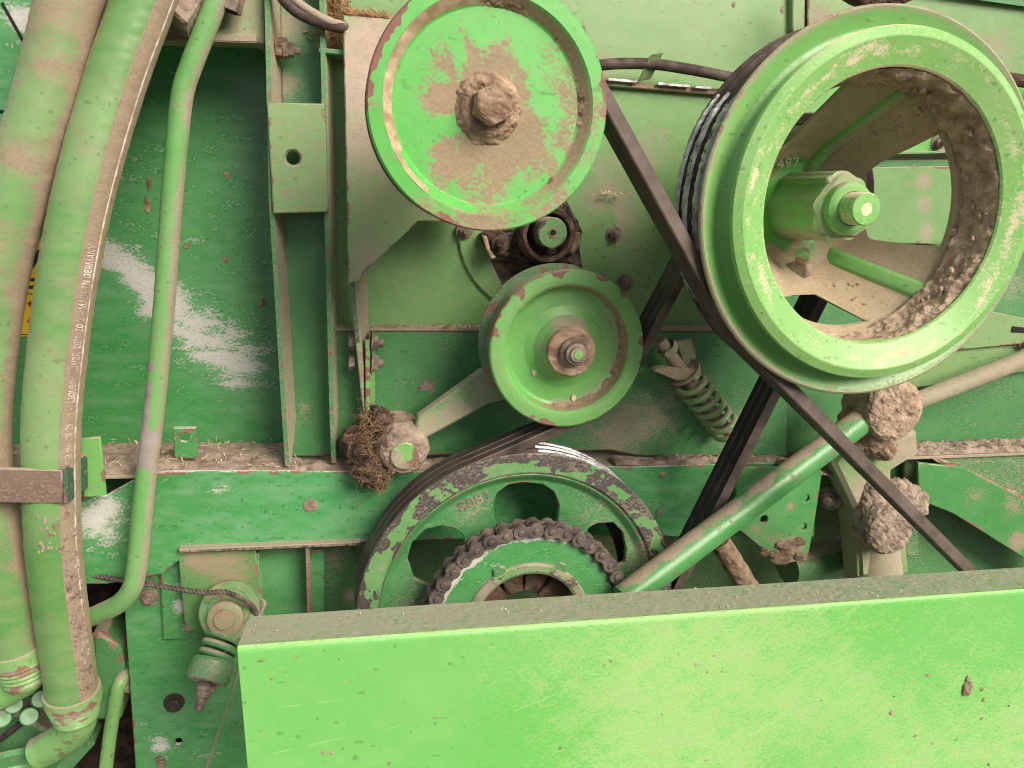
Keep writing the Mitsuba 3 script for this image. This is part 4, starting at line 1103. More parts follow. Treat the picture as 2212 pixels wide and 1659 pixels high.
plain('rubber_belt', belt_color((0.02, 0.017, 0.015), (0.06, 0.048, 0.042)), 0.6, spec=0.35)
ctr = lambda c: np.array([c[0], c[2]])
L_, I_, B_, U_, G_ = ctr(c4), ctr(c2), pd(1712, 425, 0.095)[[0, 2]], ctr(c1), ctr(c3)
rL, rI, rB, rU, rG = 0.1576, 0.0738, 0.073, 0.0800, 0.1495
a0, a1 = tangent(L_, rL, -1, I_, rI, 1)
b0, b1 = tangent(I_, rI, 1, B_, rB, -1)
d0, d1 = tangent(B_, rB, -1, L_, rL, -1)
loop = [a0, *arc(I_, rI, a1, b0, True), *arc(B_, rB, b1, d0, False), *arc(L_, rL, d1, a0, False)]
for k, nm in enumerate(('front', 'middle', 'rear')):
    belt(loop, 0.1085 - 0.0135 * k, 1, 'v_belt', f'{nm} belt of the three black belts between small pulley and lower pulley', 'triple belts on the lower pulley', closed=True)
level(FRONT)
e0, e1 = tangent(U_, rU, -1, G_, rG, 1)
for k in range(2):
    hc = 0.149 - 0.0155 * k
    E = pd(2150, 1292, hc)[[0, 2]]
    f0, f1 = tangent(G_, rG, 1, E, 1e-6, 1)
    full = arc(U_, rU, e0 + (U_ - e0) * 0, e0 + np.array([1e-4, 1e-4]), False)
    ring_ = [U_ + rU * np.array([math.cos(a), math.sin(a)]) for a in np.linspace(math.atan2(*(e0 - U_)[::-1]) + 4.2, math.atan2(*(e0 - U_)[::-1]), 80)]
    belt([*ring_, *arc(G_, rG, e1, f0, True), f1, f1 + (f1 - f0) * 0.12], hc, -1, 'v_belt', ('front' if not k else 'rear') + ' belt of the pair running from the upper pulley past the large pulley', 'twin drive belts', wt=0.0145, wb=0.009, thick=0.0115)
level(WALL)
driven = hub_at(1712, 425, 0.095)
t = thing('hidden_pulley', 'small pulley mostly hidden behind the large pulley, carrying the triple belts', 'pulley')
obj('drum', lathe(driven, [(0.012, 0.116), (0.0605, 0.116), (0.0605, 0.072), (0.012, 0.072)], 72, dust=0.4), 'paint_deep', t)
# ------------------------------------------------------------------ bearing between the two left pulleys
t = thing('flange_bearing', 'greasy brown flange bearing with a green shaft end between upper and small pulleys', 'bearing')
q = shape([(1042, 508), (1080, 486), (1140, 470), (1160, 440), (1220, 430), (1243, 470), (1256, 500), (1250, 540), (1258, 582), (1215, 590), (1150, 580), (1105, 560), (1070, 552), (1052, 530)], 0.02)
m = plate_xz(q.buffer(0.001), 0.022, 0.018, bevel=0.004, band=0.009, dust=0.5, res=0.003, wear=0.2, hf=lambda x, z: 0.008 * (meshkit.fbm(np.stack([x, z, 0 * x], -1) * 75, 4, 6) - 0.5) + 0.003 * (meshkit.fbm(np.stack([x, z, 0 * x], -1) * 260, 3, 8) - .5))
obj('housing', m, 'grease', t)
cb = pd(1194, 503, 0.06)
obj('collar', lathe(pd(1185, 508, 0.045), [(0.0255, -0.024), (0.0255, -0.002), (0.0235, 0.001), (0.0205, 0.001), (0.0195, -0.002)], 64, sharp=50, step=0.0015, wob=lambda t_, r, h: (0.0014 * (fbmt(t_, r, h, 130, 3) - .5), 0.0012 * (fbmt(t_, r, h, 200, 5) - .5))), 'dirt_dark', t)
obj('shaft', lathe(cb, [(0.0135, -0.05), (0.0135, -0.001), (0.0128, 0.0), (0.0005, 0.0002)], 56, wear=lambda th, r, h: 0.75 * sm(0.0118, 0.0132, r + 0.0012 * np.cos(th * 2 + 1)), dust=0.25), 'paint_worn', t)
obj('centre_hole', lathe(cb - [0, 0.0006, 0], [(0.0042, -0.002), (0.0042, 0.0006), (0.0028, 0.0007), (0.0026, -0.003)], 24, dust=0.8), 'dirt', t)
obj('dark_centre', lathe(cb - [0, 0.0002, 0], [(0.0026, 0.0), (0.0002, 0.0001)], 16), 'seam_dark', t)
obj('bolt', bolt(1075, 524, 0.026, 0.0075, 0.006, stud=0.007, dust=0.7), 'dirt_dark', t)
obj('broken_edge', plate([(1042, 508), (1052, 510), (1060, 540), (1072, 556), (1062, 560), (1050, 536)], 0.031, 0.003, wear=0.3, dust=0.2), 'primer', t)
obj('lug', plate([(1228, 500), (1256, 502), (1252, 530), (1240, 548), (1215, 545)], 0.035, 0.02, rnd=0.002, bevel=0.002, dust=0.9), 'dirt', t)
obj('dirt_smear', heap([pd(1060, 560, 0.006), pd(1200, 570, 0.006), pd(1190, 650, 0.006), pd(1090, 620, 0.006)], 40, 40, 0.0012, 120, 9, 0.0004), 'dirt_dark', t)

# ------------------------------------------------------------------ big gusset plate and its hanger
t = thing('gusset_plate', 'pale dusty green pointed plate behind the left side of the upper pulley', 'plate')
obj('plate', plate([(741, 32), (840, 41), (960, 60), (1060, 300), (1040, 480), (905, 478), (783, 592), (780, 606), (753, 613)], 0.05, 0.005, dust=blobs([(790, 180, 55, 0.75), (800, 120, 50, 0.6), (800, 80, 30, 0.4), (770, 300, 40, 0.4), (830, 400, 90, 0.15), (790, 560, 40, 0.3)], 0.05, 0.22), wear=0.5, res=0.006), 'paint_dustplate', t)
obj('hanger', flange([(757, 606), (768, 740), (776, 800), (783, 908)], [(784, 588), (789, 740), (788, 800), (787, 900)], [0.05, 0.046, 0.042, 0.03], [0.02, 0.016, 0.014, 0.014], 0.004, 0.75, 1.2), 'paint_grey', t)
obj('hanger_front', plate([(757, 612), (772, 610), (783, 760), (788, 905), (780, 850), (768, 740)], 0.046, 0.004, wear=0.6, dust=0.5), 'paint_cast', t)
obj('strap', flange([(789, 735), (791, 860), (790, 985)], [(801, 735), (802, 860), (799, 960)], [0.04, 0.04, 0.036], [0.014] * 3, 0.004, 0.2, 0.6), 'paint_cast', t)
obj('strap_face', plate([(788, 735), (799, 735), (801, 930), (791, 990)], 0.042, 0.004, wear=0.5, dust=0.15), 'paint_cast', t)
for y in (740, 783):
    c = pd(801, y, 0.03)
    obj('nut', bolt(0, 0, 0, 0.0075, 0.0055, (1, 0, -0.05), c=c, dust=0.6), 'steel_worn', t)
    obj('bolt_head', prism_hex(pd(766, y, 0.03), 0.0072, 0.006, (-1, 0, 0.03), 0.3, dust=0.6), 'steel_worn', t)
paint('paint_dustplate', (0.1, 0.32, 0.06), (0.19, 0.4, 0.12), (0.46, 0.36, 0.3), film=0.35)

# hairy chaff stuck round the pivot
cp = pd(838, 950, 0.05)
m = M()
pts = []
for k in range(1300):
    a = rng.uniform(1.3, 5.3); r = rng.normal(0.0215, 0.006) * (1 + 0.35 * math.sin(3 * a + 1) + 0.2 * math.sin(7 * a))
    pts.append(cp + [r * math.cos(a) - 0.004, rng.uniform(-0.035, 0.015), r * math.sin(a) * 1.15 - 0.006])
obj('chaff_clump', slivers([p for p in pts if rng.random() < 0.75], 0.006, 0.0008, m=slivers([p for p in pts if rng.random() < 0.25], 0.015, 0.0012, m=m, tilt=0.15), tilt=0.25), 'straw_dark', label='brown chaff and straw clogging the pivot of the small pulley arm', category='dirt', kind='stuff')
m = M()
for k in range(26):
    a = rng.uniform(1.6, 5.0); r = rng.uniform(0.014, 0.028)
    lump(cp + [r * math.cos(a) - 0.006, rng.uniform(-0.012, 0.03), r * math.sin(a) * 1.1 - 0.008], rng.uniform(0.006, 0.012), 4, 0.7, 130, k, m=m)
obj('clogged_dirt', m, 'dirt_dark', label='dark matted dirt packed behind the arm pivot', category='dirt', kind='stuff')

# ------------------------------------------------------------------ springs
def coil(A, B, R0, turns, wire, n=None, m=None, phase=0.0):
    R0 = R0 * SC[0]; ax, a, b = frame_of(B - A); L = np.linalg.norm(B - A)
    u = np.linspace(0, 1, turns * 26)
    th = u * turns * 2 * math.pi + phase
    P = A + u[:, None] * L * ax + R0 * (np.cos(th)[:, None] * a + np.sin(th)[:, None] * b)
    return tube(P, wire, 12, 0.2, lambda S, TH: 0.25 + 0 * S, m=m, ref=tuple(ax))


t = thing('tension_spring', 'dusty coil spring on a bolt and bent bracket between small pulley and belts', 'spring')
A, B = pd(1480, 815, 0.04), pd(1572, 930, 0.03)
obj('coil', coil(A, B, 0.0135, 7, 0.0031), 'paint_faded', t)
obj('rod', tube(np.array([pd(1425, 735, 0.042), pd(1478, 808, 0.04), pd(1575, 935, 0.03)]), 0.0062, 20, 0.2, 0.6), 'paint_grey', t)
obj('nut', prism_hex(pd(1438, 748, 0.042), 0.0105, 0.009, B - A, 0.2, dust=0.6), 'paint_faded', t)
obj('washer', lathe(pd(1478, 803, 0.04), [(0.0165, 0), (0.0165, 0.003), (0.005, 0.003)], 32, B - A, 0.3, 0.7), 'paint_grey', t)
obj('bracket_plate', plate([(1408, 800), (1425, 792), (1475, 795), (1505, 800), (1500, 822), (1460, 822)], 0.048, 0.01, dust=0.9, rnd=0.001), 'paint_faded', t)
obj('bracket_side', plate([(1462, 738), (1495, 733), (1505, 770), (1500, 800), (1478, 790)], 0.03, 0.006, dust=0.5), 'paint_faded', t)
t = thing('cable_spring', 'green coil spring with a steel end bolt hanging beside the cover corner', 'spring')
A, B = pd(490, 1352, 0.06), pd(460, 1440, 0.085)
obj('coil', coil(A, pd(463, 1432, 0.083), 0.0135, 4, 0.0032), 'paint_deep', t)
obj('cup', lathe(pd(463, 1425, 0.083), [(0.0165, 0), (0.0185, 0.003), (0.0185, 0.018), (0.017, 0.021), (0.006, 0.021)], 44, B - A, 0.3, 0.35), 'paint_deep', t)
C, dv = pd(449, 1474, 0.09), (B - A) / np.linalg.norm(B - A)
obj('washer', lathe(C - dv * 0.002, [(0.0155, 0), (0.015, 0.002), (0.004, 0.003)], 36, dv, 0.3, 0.3), 'steel_worn', t)
obj('nut', prism_hex(C + dv * 0.001, 0.0085, 0.008, dv, 0.2, dust=0.3), 'steel_worn', t)
obj('end_bolt', lathe(C + dv * 0.009, [(0.0062, 0), (0.006, 0.006), (0.0042, 0.0065), (0.004, 0.017), (0.0002, 0.0175)], 24, dv, 0.2, 0.3), 'steel_worn', t)
obj('rod', tube(np.array([pd(495, 1335, 0.058), C]), 0.0045, 16), 'paint_deep', t)

# ------------------------------------------------------------------ diagonal strut and the dirt caked lever
t = thing('diagonal_strut', 'round green tube strut with brown dirt along its upper side, crossing the belts', 'strut')
Pq = np.linspace(pd(1345, 1295, 0.168), pd(1862, 908, 0.093), 120)
obj('tube', tube(Pq, 0.0128, 44, 0.2, lambda S, TH: np.clip(0.1 + 0.9 * sm(0.1, 0.55, np.sin(TH - math.radians(0)) * 0 + np.cos(TH - math.radians(5)) - 0.62 + 0.9 * (meshkit.fbm(np.stack([np.cos(TH) * 0.012, np.sin(TH) * 0.012, S], -1) * 42, 3, 3) - 0.5)), 0, 1)), 'paint_strut', t)
t = thing('rear_tube', 'thin dusty tube running to the right edge behind the dirt caked knob', 'tube')
obj('tube', tube(np.linspace(pd(1980, 866, 0.04), pd(2300, 742, 0.04), 60), 0.0094, 32, 0.2, lambda S, TH: np.clip(0.75 + 0.8 * (meshkit.fbm(np.stack([np.cos(TH) * 0.01, np.sin(TH) * 0.01, S], -1) * 30, 3, 3) - 0.5), 0, 1)), 'paint_faded', t)


def caked(c, R0, h0, h1, seed, axis=(0, -1, 0), amp=0.006):
    return lathe(c, [(R0 * 0.98, h0), (R0, h1 - R0 * 0.28), (R0 * 0.93, h1 - R0 * 0.1), (R0 * 0.75, h1), (0.0002, h1 + 0.001)], 150, axis, step=0.0012, sharp=90,
                 wob=lambda t_, r, h: ((amp * 0.9 * (fbmt(t_, r, h, 45, seed) - 0.5) + amp * 0.5 * (fbmt(t_, r, h, 300, seed + 2) - 0.5)) * sm(0, 0.01, r), amp * 0.6 * (fbmt(t_, r, h, 70, seed + 1) - 0.5) + amp * 0.6 * (fbmt(t_, r, h, 380, seed + 3) - 0.5)))


t = thing('caked_knob', 'round knob thickly caked with crumbly brown dirt below the large pulley', 'knob')
obj('knob', caked(pd(1942, 890, 0.115), 0.0315, -0.05, 0.0, 5, amp=0.0045), 'dirt_pale', t)
m = M()
for x, y, h, r, s in ((1850, 912, 0.08, 0.017, 1), (1880, 880, 0.07, 0.018, 2), (1830, 930, 0.085, 0.013, 3), (1872, 945, 0.08, 0.017, 4), (1905, 962, 0.075, 0.015, 5)):
    lump(pd(x, y, h), r, 4, 0.22, 110, s, m=m)
obj('dirt_shoulder', m, 'dirt', t)
t = thing('lever_casting', 'dirt covered cast lever hanging below the caked knob', 'lever')
obj('arm', plate([(1830, 960), (1905, 952), (1985, 930), (1988, 985), (1930, 1010), (1925, 1085), (1955, 1120), (1968, 1240), (1858, 1250), (1848, 1100), (1800, 1000)], 0.065, 0.03, rnd=0.004, bevel=0.005, band=0.008, wear=0.2, dust=blobs([(1890, 1080, 60, 0.8), (1960, 980, 30, 0.8), (1960, 940, 30, 0.5), (1900, 1200, 60, 0.4), (1880, 980, 30, -0.2)], 0.065, 0.32), res=0.005), 'paint_faded', t)
obj('boss', caked(pd(1930, 1150, 0.098), 0.0275, -0.04, 0.0, 15, amp=0.005), 'dirt_grey', t)
m = M()
for x, y, h, r, s in ((1975, 1090, 0.066, 0.016, 1), (1950, 1075, 0.064, 0.019, 2), (1890, 1100, 0.066, 0.02, 4), (1960, 1115, 0.066, 0.016, 5), (1890, 1060, 0.062, 0.018, 6), (1925, 1075, 0.062, 0.022, 7)):
    lump(pd(x, y, h), r, 4, 0.25, 110, s, (1, 0.7, 1), m=m)
obj('dirt_cake', m, 'dirt_grey', t)
plain('dirt_dirtier', dirt_color((0.1, 0.07, 0.05), (0.3, 0.225, 0.165)), 0.95, spec=0.2, bumpf=dirt_bump)
obj('cylinder', tube(np.array([pd(1870, 1060, 0.03), pd(1895, 1330, 0.05)]), 0.03, 48, 0.2, 0.75), 'paint_deep', t)
obj('side_bolt', bolt(1792, 1076, 0.03, 0.009, 0.007, axis=(-0.75, -0.65, 0), dust=0.7), 'steel_worn', t)
t = thing('slanted_channel', 'dirt topped slanted channel at the right edge above the cover', 'channel')
obj('side', plate([(1985, 1000), (2080, 1010), (2330, 1140), (2330, 1280), (2212, 1205), (2060, 1110), (1985, 1080)], 0.055, 0.005, dust=blobs([(2110, 1070, 40, 0.3), (2190, 1090, 40, 0.35), (2200, 1170, 34, 0.6)], 0.055, 0.06), res=0.007), 'paint_strut', t)
A, B = pd(2040, 1008, 0.055), pd(2330, 1145, 0.055)
off = np.array([0, 0.03, 0.004])
obj('dirt_topping', heap([A, B, B + off, A + off], 140, 24, 0.010, 60, 21, 0.004), 'dirt', t, kind='stuff')
t = thing('perforated_bracket', 'green bracket plate with four holes behind the diagonal strut', 'bracket')
obj('plate', plate([(1590, 1010), (1766, 1008), (1776, 1024), (1760, 1130), (1745, 1208), (1690, 1220), (1590, 1140)], 0.06, 0.004, holes=[(1741, 1077, 0.0042), (1651, 1122, 0.0042), (1735, 1138, 0.0042)], dust=blobs([(1705, 1190, 40, 0.9), (1706, 1095, 14, 0.5), (1640, 1150, 40, 0.3)], 0.06, 0.1), wear=0.4, res=0.006), 'paint_strut', t)
m = M()
for k in range(16):
    lump(pd(rng.uniform(1640, 1740), rng.uniform(1170, 1215), 0.062), rng.uniform(0.003, 0.008), 3, 0.5, 160, k, (1.2, 0.25, 0.8), m=m)
obj('dirt_cake', m, 'dirt_dirtier', t)
t = thing('crusted_rod', 'dirt crusted rod leaning from the strut down behind the cover', 'rod')
obj('rod', tube(np.linspace(pd(1555, 1170, 0.09), pd(1630, 1290, 0.1), 50), 0.0105, 40, 0.1, 0.9, disp=lambda S, TH: 0.003 * (meshkit.fbm(np.stack([np.cos(TH) * .01, np.sin(TH) * .01, S], -1) * 120, 3, 4) - 0.5)), 'dirt', t)
t = thing('dark_cylinder', 'dark green cylinder end in the shade behind the bracket', 'cylinder')
obj('body', tube(np.linspace(pd(1700, 1225, 0.0), pd(1880, 1180, -0.02), 20), 0.02, 36, 0.2, 0.2), 'paint_deep', t)

# ------------------------------------------------------------------ lower left: plate, cable pulley, fittings
t = thing('lower_plate', 'dark green upright plate with small holes left of the cover', 'plate')
obj('plate', plate([(262, 1215), (700, 1190), (700, 1800), (302, 1800), (290, 1620)], 0.012, 0.004, holes=[(386, 1602, 0.0036), (346, 1643, 0.0042)], dust=blobs([(345, 1610, 25, 0.6), (300, 1560, 20, 0.2), (430, 1630, 40, 0.2), (370, 1200, 40, 0.2)], 0.012, 0.05), wear=0.35, res=0.007), 'paint_panel', t)
obj('step_plate', plate([(345, 1210), (560, 1198), (560, 1376), (352, 1382)], 0.018, 0.005, dust=blobs([(392, 1310, 16, 0.85), (405, 1355, 10, 0.8), (390, 1270, 12, 0.5)], 0.018, 0.06), wear=0.4, res=0.004), 'paint_panel', t)
obj('bolt', bolt(376, 1517, 0.012, 0.0068, 0.007, dust=0.2, stud=0.005), 'rubber_belt', t)
obj('bolt', bolt(322, 1290, 0.012, 0.006, 0.004, dust=0.5, stud=0.004), 'steel_worn', t)
obj('bolt', bolt(350, 1645, 0.009, 0.0045, 0.004, dust=0.6, stud=0.003), 'steel_worn', t)
obj('bare_slot', plate([(322, 1246), (332, 1246), (332, 1285), (322, 1285)], 0.0128, 0.001, rnd=0.001, bevel=0.0003, band=0.001, wear=0, dust=0.9), 'dirt_grey', t)
t = thing('cable_bracket', 'dusty brown bracket under the beam carrying the cable roller', 'bracket')
obj('front', plate([(384, 1188), (552, 1186), (568, 1310), (566, 1362), (400, 1366)], 0.035, 0.005, dust=blobs([(470, 1205, 55, 0.5), (410, 1200, 30, 0.4), (520, 1260, 40, 0.3)], 0.035, 0.08), wear=0.4, res=0.005), 'paint_faded2', t)
paint('paint_faded2', (0.03, 0.2, 0.035), (0.07, 0.24, 0.07), (0.3, 0.22, 0.15), film=0.25)
obj('side_wall', plate([(556, 1186), (664, 1178), (667, 1312), (570, 1320)], 0.012, 0.004, dust=0.15), 'paint_deep', t)
obj('edge_strip', flange([(660, 1178), (664, 1330)], [(668, 1178), (671, 1330)], [0.04, 0.04], [0.01] * 2, 0.003, 0.4, 0.9), 'paint_deep', t)
obj('angled_web', plate([(668, 1178), (760, 1178), (775, 1240), (775, 1330), (674, 1330)], -0.005, 0.003, dust=blobs([(720, 1200, 40, 0.3), (755, 1290, 14, 0.8)], 0, 0.15), res=0.006), 'paint_deep', t)
t = thing('cable_roller', 'dirty roller with the twisted steel cable lying in its groove', 'roller')
cr = pd(495, 1318, 0.062)
rdir = np.array([-0.1, -0.8, 0.55])
obj('wheel', lathe(cr, [(0.027, -0.024), (0.027, -0.020), (0.0205, -0.016), (0.0205, -0.010), (0.027, -0.006), (0.027, -0.002), (0.0255, 0.0), (0.019, 0.0005), (0.018, 0.003), (0.0002, 0.003)], 72, rdir, 0.3, lambda th, r, h: 0.2 + 0.7 * (fbmt(th, r, h, 60, 3) - 0.3)), 'paint_faded2', t)
obj('cap', lathe(pd(487, 1337, 0.075), [(0.0155, -0.01), (0.0155, 0.001), (0.013, 0.0025), (0.009, 0.0028), (0.0085, 0.006), (0.0002, 0.0065)], 40, (-0.1, -0.9, 0.3), 0.3, 0.6), 'paint_faded2', t)
obj('guard_wire', tube(path([(548, 1340, 0.066), (562, 1325, 0.066), (572, 1305, 0.064), (566, 1296, 0.06), (556, 1300, 0.058)], 24), 0.0015, 10, 0.2, 0.6), 'paint_grey', t)
t = thing('twisted_cable', 'twisted steel cable running behind the hoses to the dirty roller', 'cable')
Pc = path([(60, 1226, 0.02), (180, 1240, 0.03), (280, 1256, 0.045), (370, 1270, 0.058), (440, 1280, 0.07), (490, 1280, 0.078), (540, 1305, 0.074), (556, 1330, 0.066)], 240)
m = M()
dc, ac, bc = rings(Pc)
sc_ = np.concatenate([[0], np.cumsum(np.linalg.norm(np.diff(Pc, axis=0), axis=1))])
for k in range(3):
    a = sc_ * 2 * math.pi / 0.013 + k * 2 * math.pi / 3
    tube(Pc + 0.0013 * (np.cos(a)[:, None] * ac + np.sin(a)[:, None] * bc), 0.0013, 8, m=m)
obj('strands', m, 'chain_metal', t)
t = thing('thin_cable', 'thin taut cable running down from the spring along the cover edge', 'cable')
obj('wire', tube(path([(522, 1420, 0.07), (500, 1500, 0.07), (470, 1590, 0.068), (425, 1720, 0.066)], 50), 0.0014, 10, 0.2, 0.4), 'paint_faded', t)

t = thing('flange_fitting', 'green pipe flange with a ring of cylindrical bolt heads in the lower left corner', 'fitting')
obj('flange', plate([(-120, 1560), (40, 1540), (100, 1580), (190, 1575), (205, 1610), (150, 1670), (60, 1760), (-120, 1760)], 0.005, 0.03, rnd=0.006, bevel=0.004, dust=0.25, wear=0.2), 'paint_deep', t)
obj('flange_neck', lathe(pd(25, 1655, 0.006), [(0.05, 0), (0.05, 0.006), (0.036, 0.012), (0.03, 0.03), (0.0002, 0.03)], 60, (0.2, -0.7, -0.6), 0.2, 0.2), 'paint_deep', t)
for x, y, h, r in ((58, 1486, 0.035, 0.0078), (88, 1510, 0.035, 0.0078), (29, 1522, 0.04, 0.0078), (63, 1548, 0.042, 0.0078), (160, 1573, 0.03, 0.0074), (135, 1607, 0.034, 0.0082), (4, 1552, 0.04, 0.0078)):
    obj('cap_screw', lathe(pd(x, y, h), [(r, -0.022), (r, -0.001), (r - 0.001, 0), (r * 0.6, 0.0), (0.0002, -0.0004)], 36, (0.25, -0.8, 0.45), 0.1, 0.1), 'paint_deep', t)
obj('washer', lathe(pd(185, 1545, 0.03), [(0.0115, -0.003), (0.0115, 0), (0.0002, 0.0005)], 32, (0.3, -0.6, -0.75)), 'steel_bright', t)
obj('gasket', tube(path([(-60, 1640, 0.02), (10, 1590, 0.026), (60, 1550, 0.026)], 14), 0.003, 10), 'rubber', t)
t = thing('valve_body', 'dark green rounded valve body behind the ferrule of the lettered hose', 'valve')
obj('body', plate([(195, 1370), (225, 1368), (262, 1405), (268, 1450), (262, 1560), (200, 1560)], 0.01, 0.05, rnd=0.006, bevel=0.005, dust=0.12), 'paint_deep', t)
t = thing('brake_pipe', 'thin green pipe with a bent top in the dark gap left of the upright plate', 'pipe')
obj('tube', tube(path([(268, 1455, 0.0), (262, 1470, 0.01), (254, 1490, 0.014), (247, 1530, 0.014), (236, 1600, 0.013), (220, 1740, 0.012)], 70), 0.0062, 26, 0.2, 0.2), 'paint_cast', t)
obj('end_nut', plate([(240, 1450), (272, 1432), (280, 1500), (268, 1496), (238, 1488)], 0.0, 0.012, rnd=0.001, dust=0.85, wear=0.6), 'paint_faded', t)
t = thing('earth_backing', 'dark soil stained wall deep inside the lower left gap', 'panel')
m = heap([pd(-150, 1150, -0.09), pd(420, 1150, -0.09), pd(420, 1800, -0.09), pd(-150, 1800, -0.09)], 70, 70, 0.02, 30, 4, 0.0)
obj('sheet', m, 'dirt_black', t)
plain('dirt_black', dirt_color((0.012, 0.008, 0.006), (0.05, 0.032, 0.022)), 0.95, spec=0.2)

# ------------------------------------------------------------------ top: rubber tubes, straw
t = thing('rubber_tube', 'split dusty rubber tube sagging across the top of the channel post', 'tube')
obj('tube', tube(path([(590, -40, 0.052), (615, 0, 0.052), (650, 30, 0.052), (700, 50, 0.05), (740, 58, 0.047), (775, 58, 0.035)], 80), 0.0048, 20), 'rubber_dusty', t)
obj('tube', tube(path([(605, -30, 0.05), (632, -4, 0.055), (668, 22, 0.055), (712, 46, 0.052), (745, 56, 0.048)], 80), 0.0032, 18, 0.2, 0.8), 'paint_grey', t)
t = thing('black_cable', 'black cable crossing behind the two upper pulleys under a green tab', 'cable')
obj('jacket', tube(path([(1180, 175, 0.02), (1290, 142, 0.02), (1400, 138, 0.02), (1490, 150, 0.02), (1580, 168, 0.02), (1660, 190, 0.02), (1750, 215, 0.018)], 120), 0.0049, 22), 'rubber_dusty', t)
t = thing('cable_tab', 'green bent metal tab holding the black cable', 'tab')
A, B = pd(1392, 172, 0.012), pd(1418, 118, 0.028)
obj('tab', box((A + B) / 2, (B - A) / 2, [0.0075, 0.002, 0.002], [0.0005, -0.0015, 0.0012], wear=0.3, dust=0.3), 'paint_faded', t)
t = thing('black_cable', 'dark ribbed cable at the right edge above the large pulley', 'cable')
obj('jacket', tube(path([(2080, 150, 0.02), (2160, 166, 0.02), (2215, 176, 0.02), (2320, 190, 0.02)], 60), 0.0062, 20), 'dirt_dark', t)
t = thing('top_arm', 'dark dirty arm end at the top edge above the large pulley', 'arm')
obj('arm', tube(path([(1800, -60, 0.06), (1850, -14, 0.07), (1920, -8, 0.07), (2000, -40, 0.06)], 30), 0.010, 20), 'dirt_dark', t)
pts = [pd(rng.uniform(694, 742), rng.uniform(-60, 108), rng.uniform(0.0, 0.03)) for k in range(700)]
m = slivers(pts, 0.022, 0.0011, tilt=0.3)
slivers([pd(742 + 100 * u, 26 + 13 * u + rng.normal() * 4, rng.uniform(0.02, 0.05)) for u in rng.random(320)], 0.011, 0.0014, m=m)
obj('straw_nest', m, 'straw', label='brown straw packed between post and gusset plate at the top edge', category='straw', kind='stuff')
obj('straw_backing', heap([pd(690, -80, -0.004), pd(760, -80, -0.004), pd(760, 115, -0.004), pd(690, 115, -0.004)], 40, 40, 0.008, 110, 4, 0.002), 'dirt_dark', label='dark chaff behind the straw nest', category='straw', kind='stuff')
t = thing('cross_bracket', 'narrow green cross piece under the straw nest', 'bracket')
obj('bar', box(pd(722, 119, 0.02), [0.014, 0, 0], [0, 0.02, 0], [0, 0, 0.0022], dust=0.2), 'paint_deep', t)
# loose chaff
pts, spec = [], [ (1290, 700, 1, 1), (1320, 425, 25, 20), (1600, 990, 60, 12), (2100, 965, 90, 14)]
for x, y, s, n in spec:
    pts += [pd(x + rng.normal() * s, y + abs(rng.normal()) * s * 0.12, 0.012 if y < 800 else 0.015) + [0, 0, 0.004] for k in range(n)]
pts += [pd(rng.uniform(200, 640), 1024, 0.034) + [0, rng.uniform(0.0, 0.085), 0.006 + rng.uniform(0, 0.004)] for k in range(110)]
pts += [pd(x, y, 0.004) for x, y in ((668, 82), (660, 68), (1310, 437), (1300, 420), (1333, 423))]
obj('loose_chaff', slivers(pts, 0.0085, 0.0017), 'chaff', label='pale chaff husks lying loose on ledges and panels', category='chaff', kind='stuff')
pts = [pd(rng.uniform(960, 1055), 703 + rng.normal() * 2, 0.02) for k in range(60)] + [pd(rng.uniform(725, 1050), 702 + rng.normal() * 2, 0.018) for k in range(120)]
obj('rib_chaff', slivers(pts, 0.004, 0.0012), 'straw', label='fine chaff lying along the rib above the lower panel', category='chaff', kind='stuff')

level(FRONT)
# ------------------------------------------------------------------ cover in front
t = thing('front_cover', 'bright green folded sheet metal cover with a dusty top in the lower right', 'cover')
hc0, hc1, rb = 0.245, 0.185, 0.006
fr = [(512, 1397), (2420, 1258)]
A, B = pd(*fr[0], hc0), pd(*fr[1], hc0)
C, Dd = pd(541, 1331, hc1), pd(2420, 1212, hc1)
n_u = 240
U = np.linspace(0, 1, n_u)[:, None]
front, back = A + (B - A) * U, C + (Dd - C) * U
low = pd(548, 1800, hc0) + (pd(2480, 1800, hc0) - pd(548, 1800, hc0)) * U
rows = []
up_ = (back - front); up_ /= np.linalg.norm(up_, axis=1, keepdims=True)
dn_ = (low - front); dn_ /= np.linalg.norm(dn_, axis=1, keepdims=True)
for s in np.linspace(1, 0, 22):
    rows.append(front + up_ * rb + (back - front - up_ * rb) * s)
for a in np.linspace(0, 1, 9)[1:-1]:                       # rolled edge
    P0, P1, P2_ = front + up_ * rb, front, front + dn_ * rb
    rows.append((1 - a) ** 2 * P0 + 2 * a * (1 - a) * P1 + a * a * P2_)
nr = len(rows)
for s in np.linspace(0, 1, 70):
    rows.append(front + dn_ * rb + (low - front - dn_ * rb) * s)
V = np.array(rows)
bul = np.zeros(len(V)); bul[nr:] = np.sin(np.linspace(0, math.pi, 70)) * 0.0
fbn = meshkit.fbm(V * np.array([5, 5, 5]), 3, 9) - 0.5
V[nr:, :, 1] -= 0.0035 * fbn[nr:] * np.linspace(0, 1, 70)[:, None]
V[:nr - 7, :, 2] -= (0.0016 * (meshkit.fbm(V[:nr - 7] * 6, 2, 3) - 0.5))
n, w = V.shape[:2]
i = np.arange(n - 1)[:, None] * w + np.arange(w - 1)
Nz = meshkit.fbm(V * np.array([4.0, 0, 4.0]) + 3, 3, 21)
xr = np.linspace(0, 1, w)
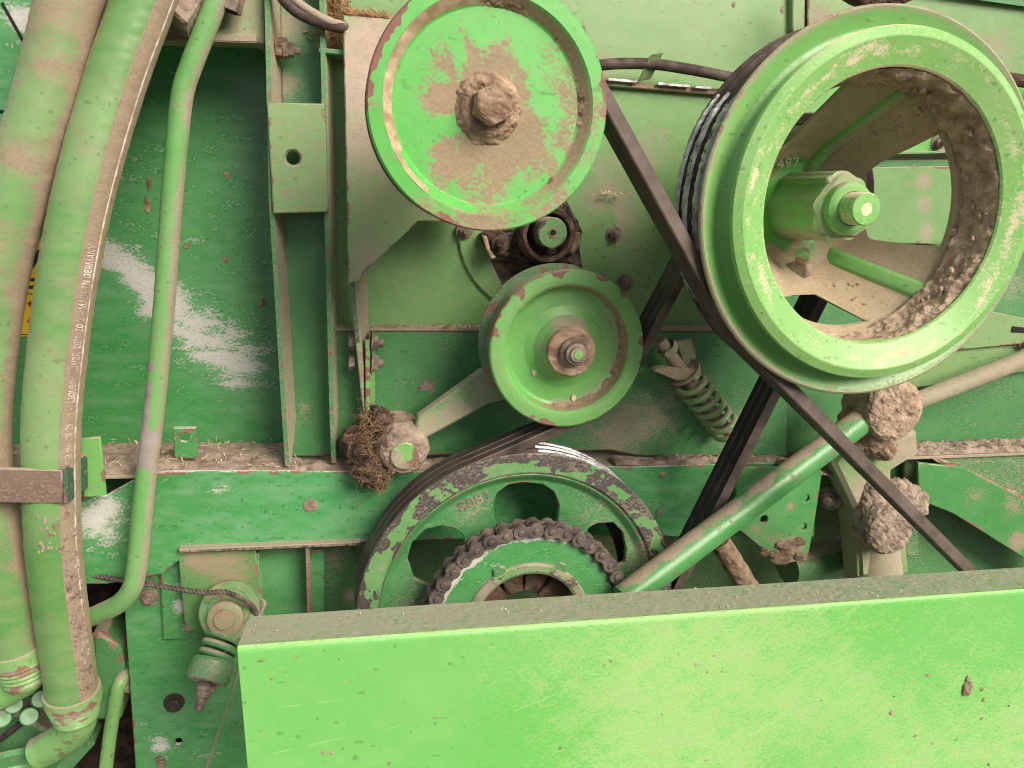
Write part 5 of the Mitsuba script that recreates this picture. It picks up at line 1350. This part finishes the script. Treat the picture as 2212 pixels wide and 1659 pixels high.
dust = np.where(np.arange(n)[:, None] < nr - 5, np.clip(0.4 + 0.6 * (Nz - 0.45) - 0.35 * sm(nr - 9, nr - 5, np.arange(n)[:, None]), 0, 1), np.clip(0.05 + 1.4 * (Nz - 0.42) * (0.25 + 0.9 * sm(0.05, 0.5, xr)) + 0.16 * sm(0.15, 0.45, xr), 0.03, 0.5))
wear = np.zeros((n, w)); wear[nr - 7:nr] = 0.12
wear[:nr - 7] = 0.45 * np.exp(-((xr - 0.005) / 0.01) ** 2)
FQ = np.stack([i, i + 1, i + 1 + w, i + w], -1)
top_ = M().add(V.reshape(-1, 3), FQ[:nr - 6].reshape(-1, 4)[:, ::-1], wear.ravel(), dust.ravel())
mm = M().add(V.reshape(-1, 3), FQ[nr - 6:].reshape(-1, 4)[:, ::-1], wear.ravel(), dust.ravel())
k = len(V)
left = V[:, 0]
inn = left + np.array([0.0015, 0.03, 0.0]); 
inn2 = V[:, 0] + np.array([0.012, 0.012, -0.012])
ii = np.arange(nr, n - 1)
mm.add(np.vstack([left, inn]), np.stack([ii, ii + 1, ii + 1 + n, ii + n], 1), 0.1, 0.1)
obj('sheet', mm, 'paint_cover', t)
obj('top_flange', top_, 'paint_covertop', t, label='top flange dulled by grey brown dust')
th_ = M().add(np.vstack([V[0], V[0] + [0, 0.0, -0.002]]), np.stack([np.arange(w - 1), np.arange(1, w), np.arange(1, w) + w, np.arange(w - 1) + w], 1), 0.5, 0.5)
obj('rear_edge', th_, 'paint_cover', t)
m = lump(pd(2089, 1490, hc0 + 0.001), 0.0062, 3, 0.6, 160, 3, (0.8, 0.35, 1.0))
lump(pd(2090, 1468, hc0 + 0.0005), 0.0028, 2, 0.6, 160, 5, (0.7, 0.35, 1.5), m=m)
obj('mud_splat', m, 'dirt', t, label='brown mud splat')
m = M()
for k in range(34):
    x, y = rng.uniform(540, 2200), rng.uniform(1390, 1655)
    if y < 1420 - (x - 512) * 0.0725: y += 60
    lump(pd(x, y, hc0 + 0.0002), rng.uniform(0.0004, 0.0012) * (1.5 if k < 12 else 1), 1, 0.6, 400, k, (rng.uniform(0.7, 1.5), 0.2, rng.uniform(0.7, 1.5)), m=m)
obj('mud_specks', m, 'dirt', t, kind='stuff', label='small brown mud specks on the cover')
pts = [(front + (back - front) * rng.uniform(0.1, 1.0))[rng.integers(0, n_u)] + [0, 0, 0.0006] for k in range(90)]
obj('top_crumbs', slivers(pts, 0.003, 0.0012), 'chaff', t, kind='stuff', label='fine crumbs on the dusty top')
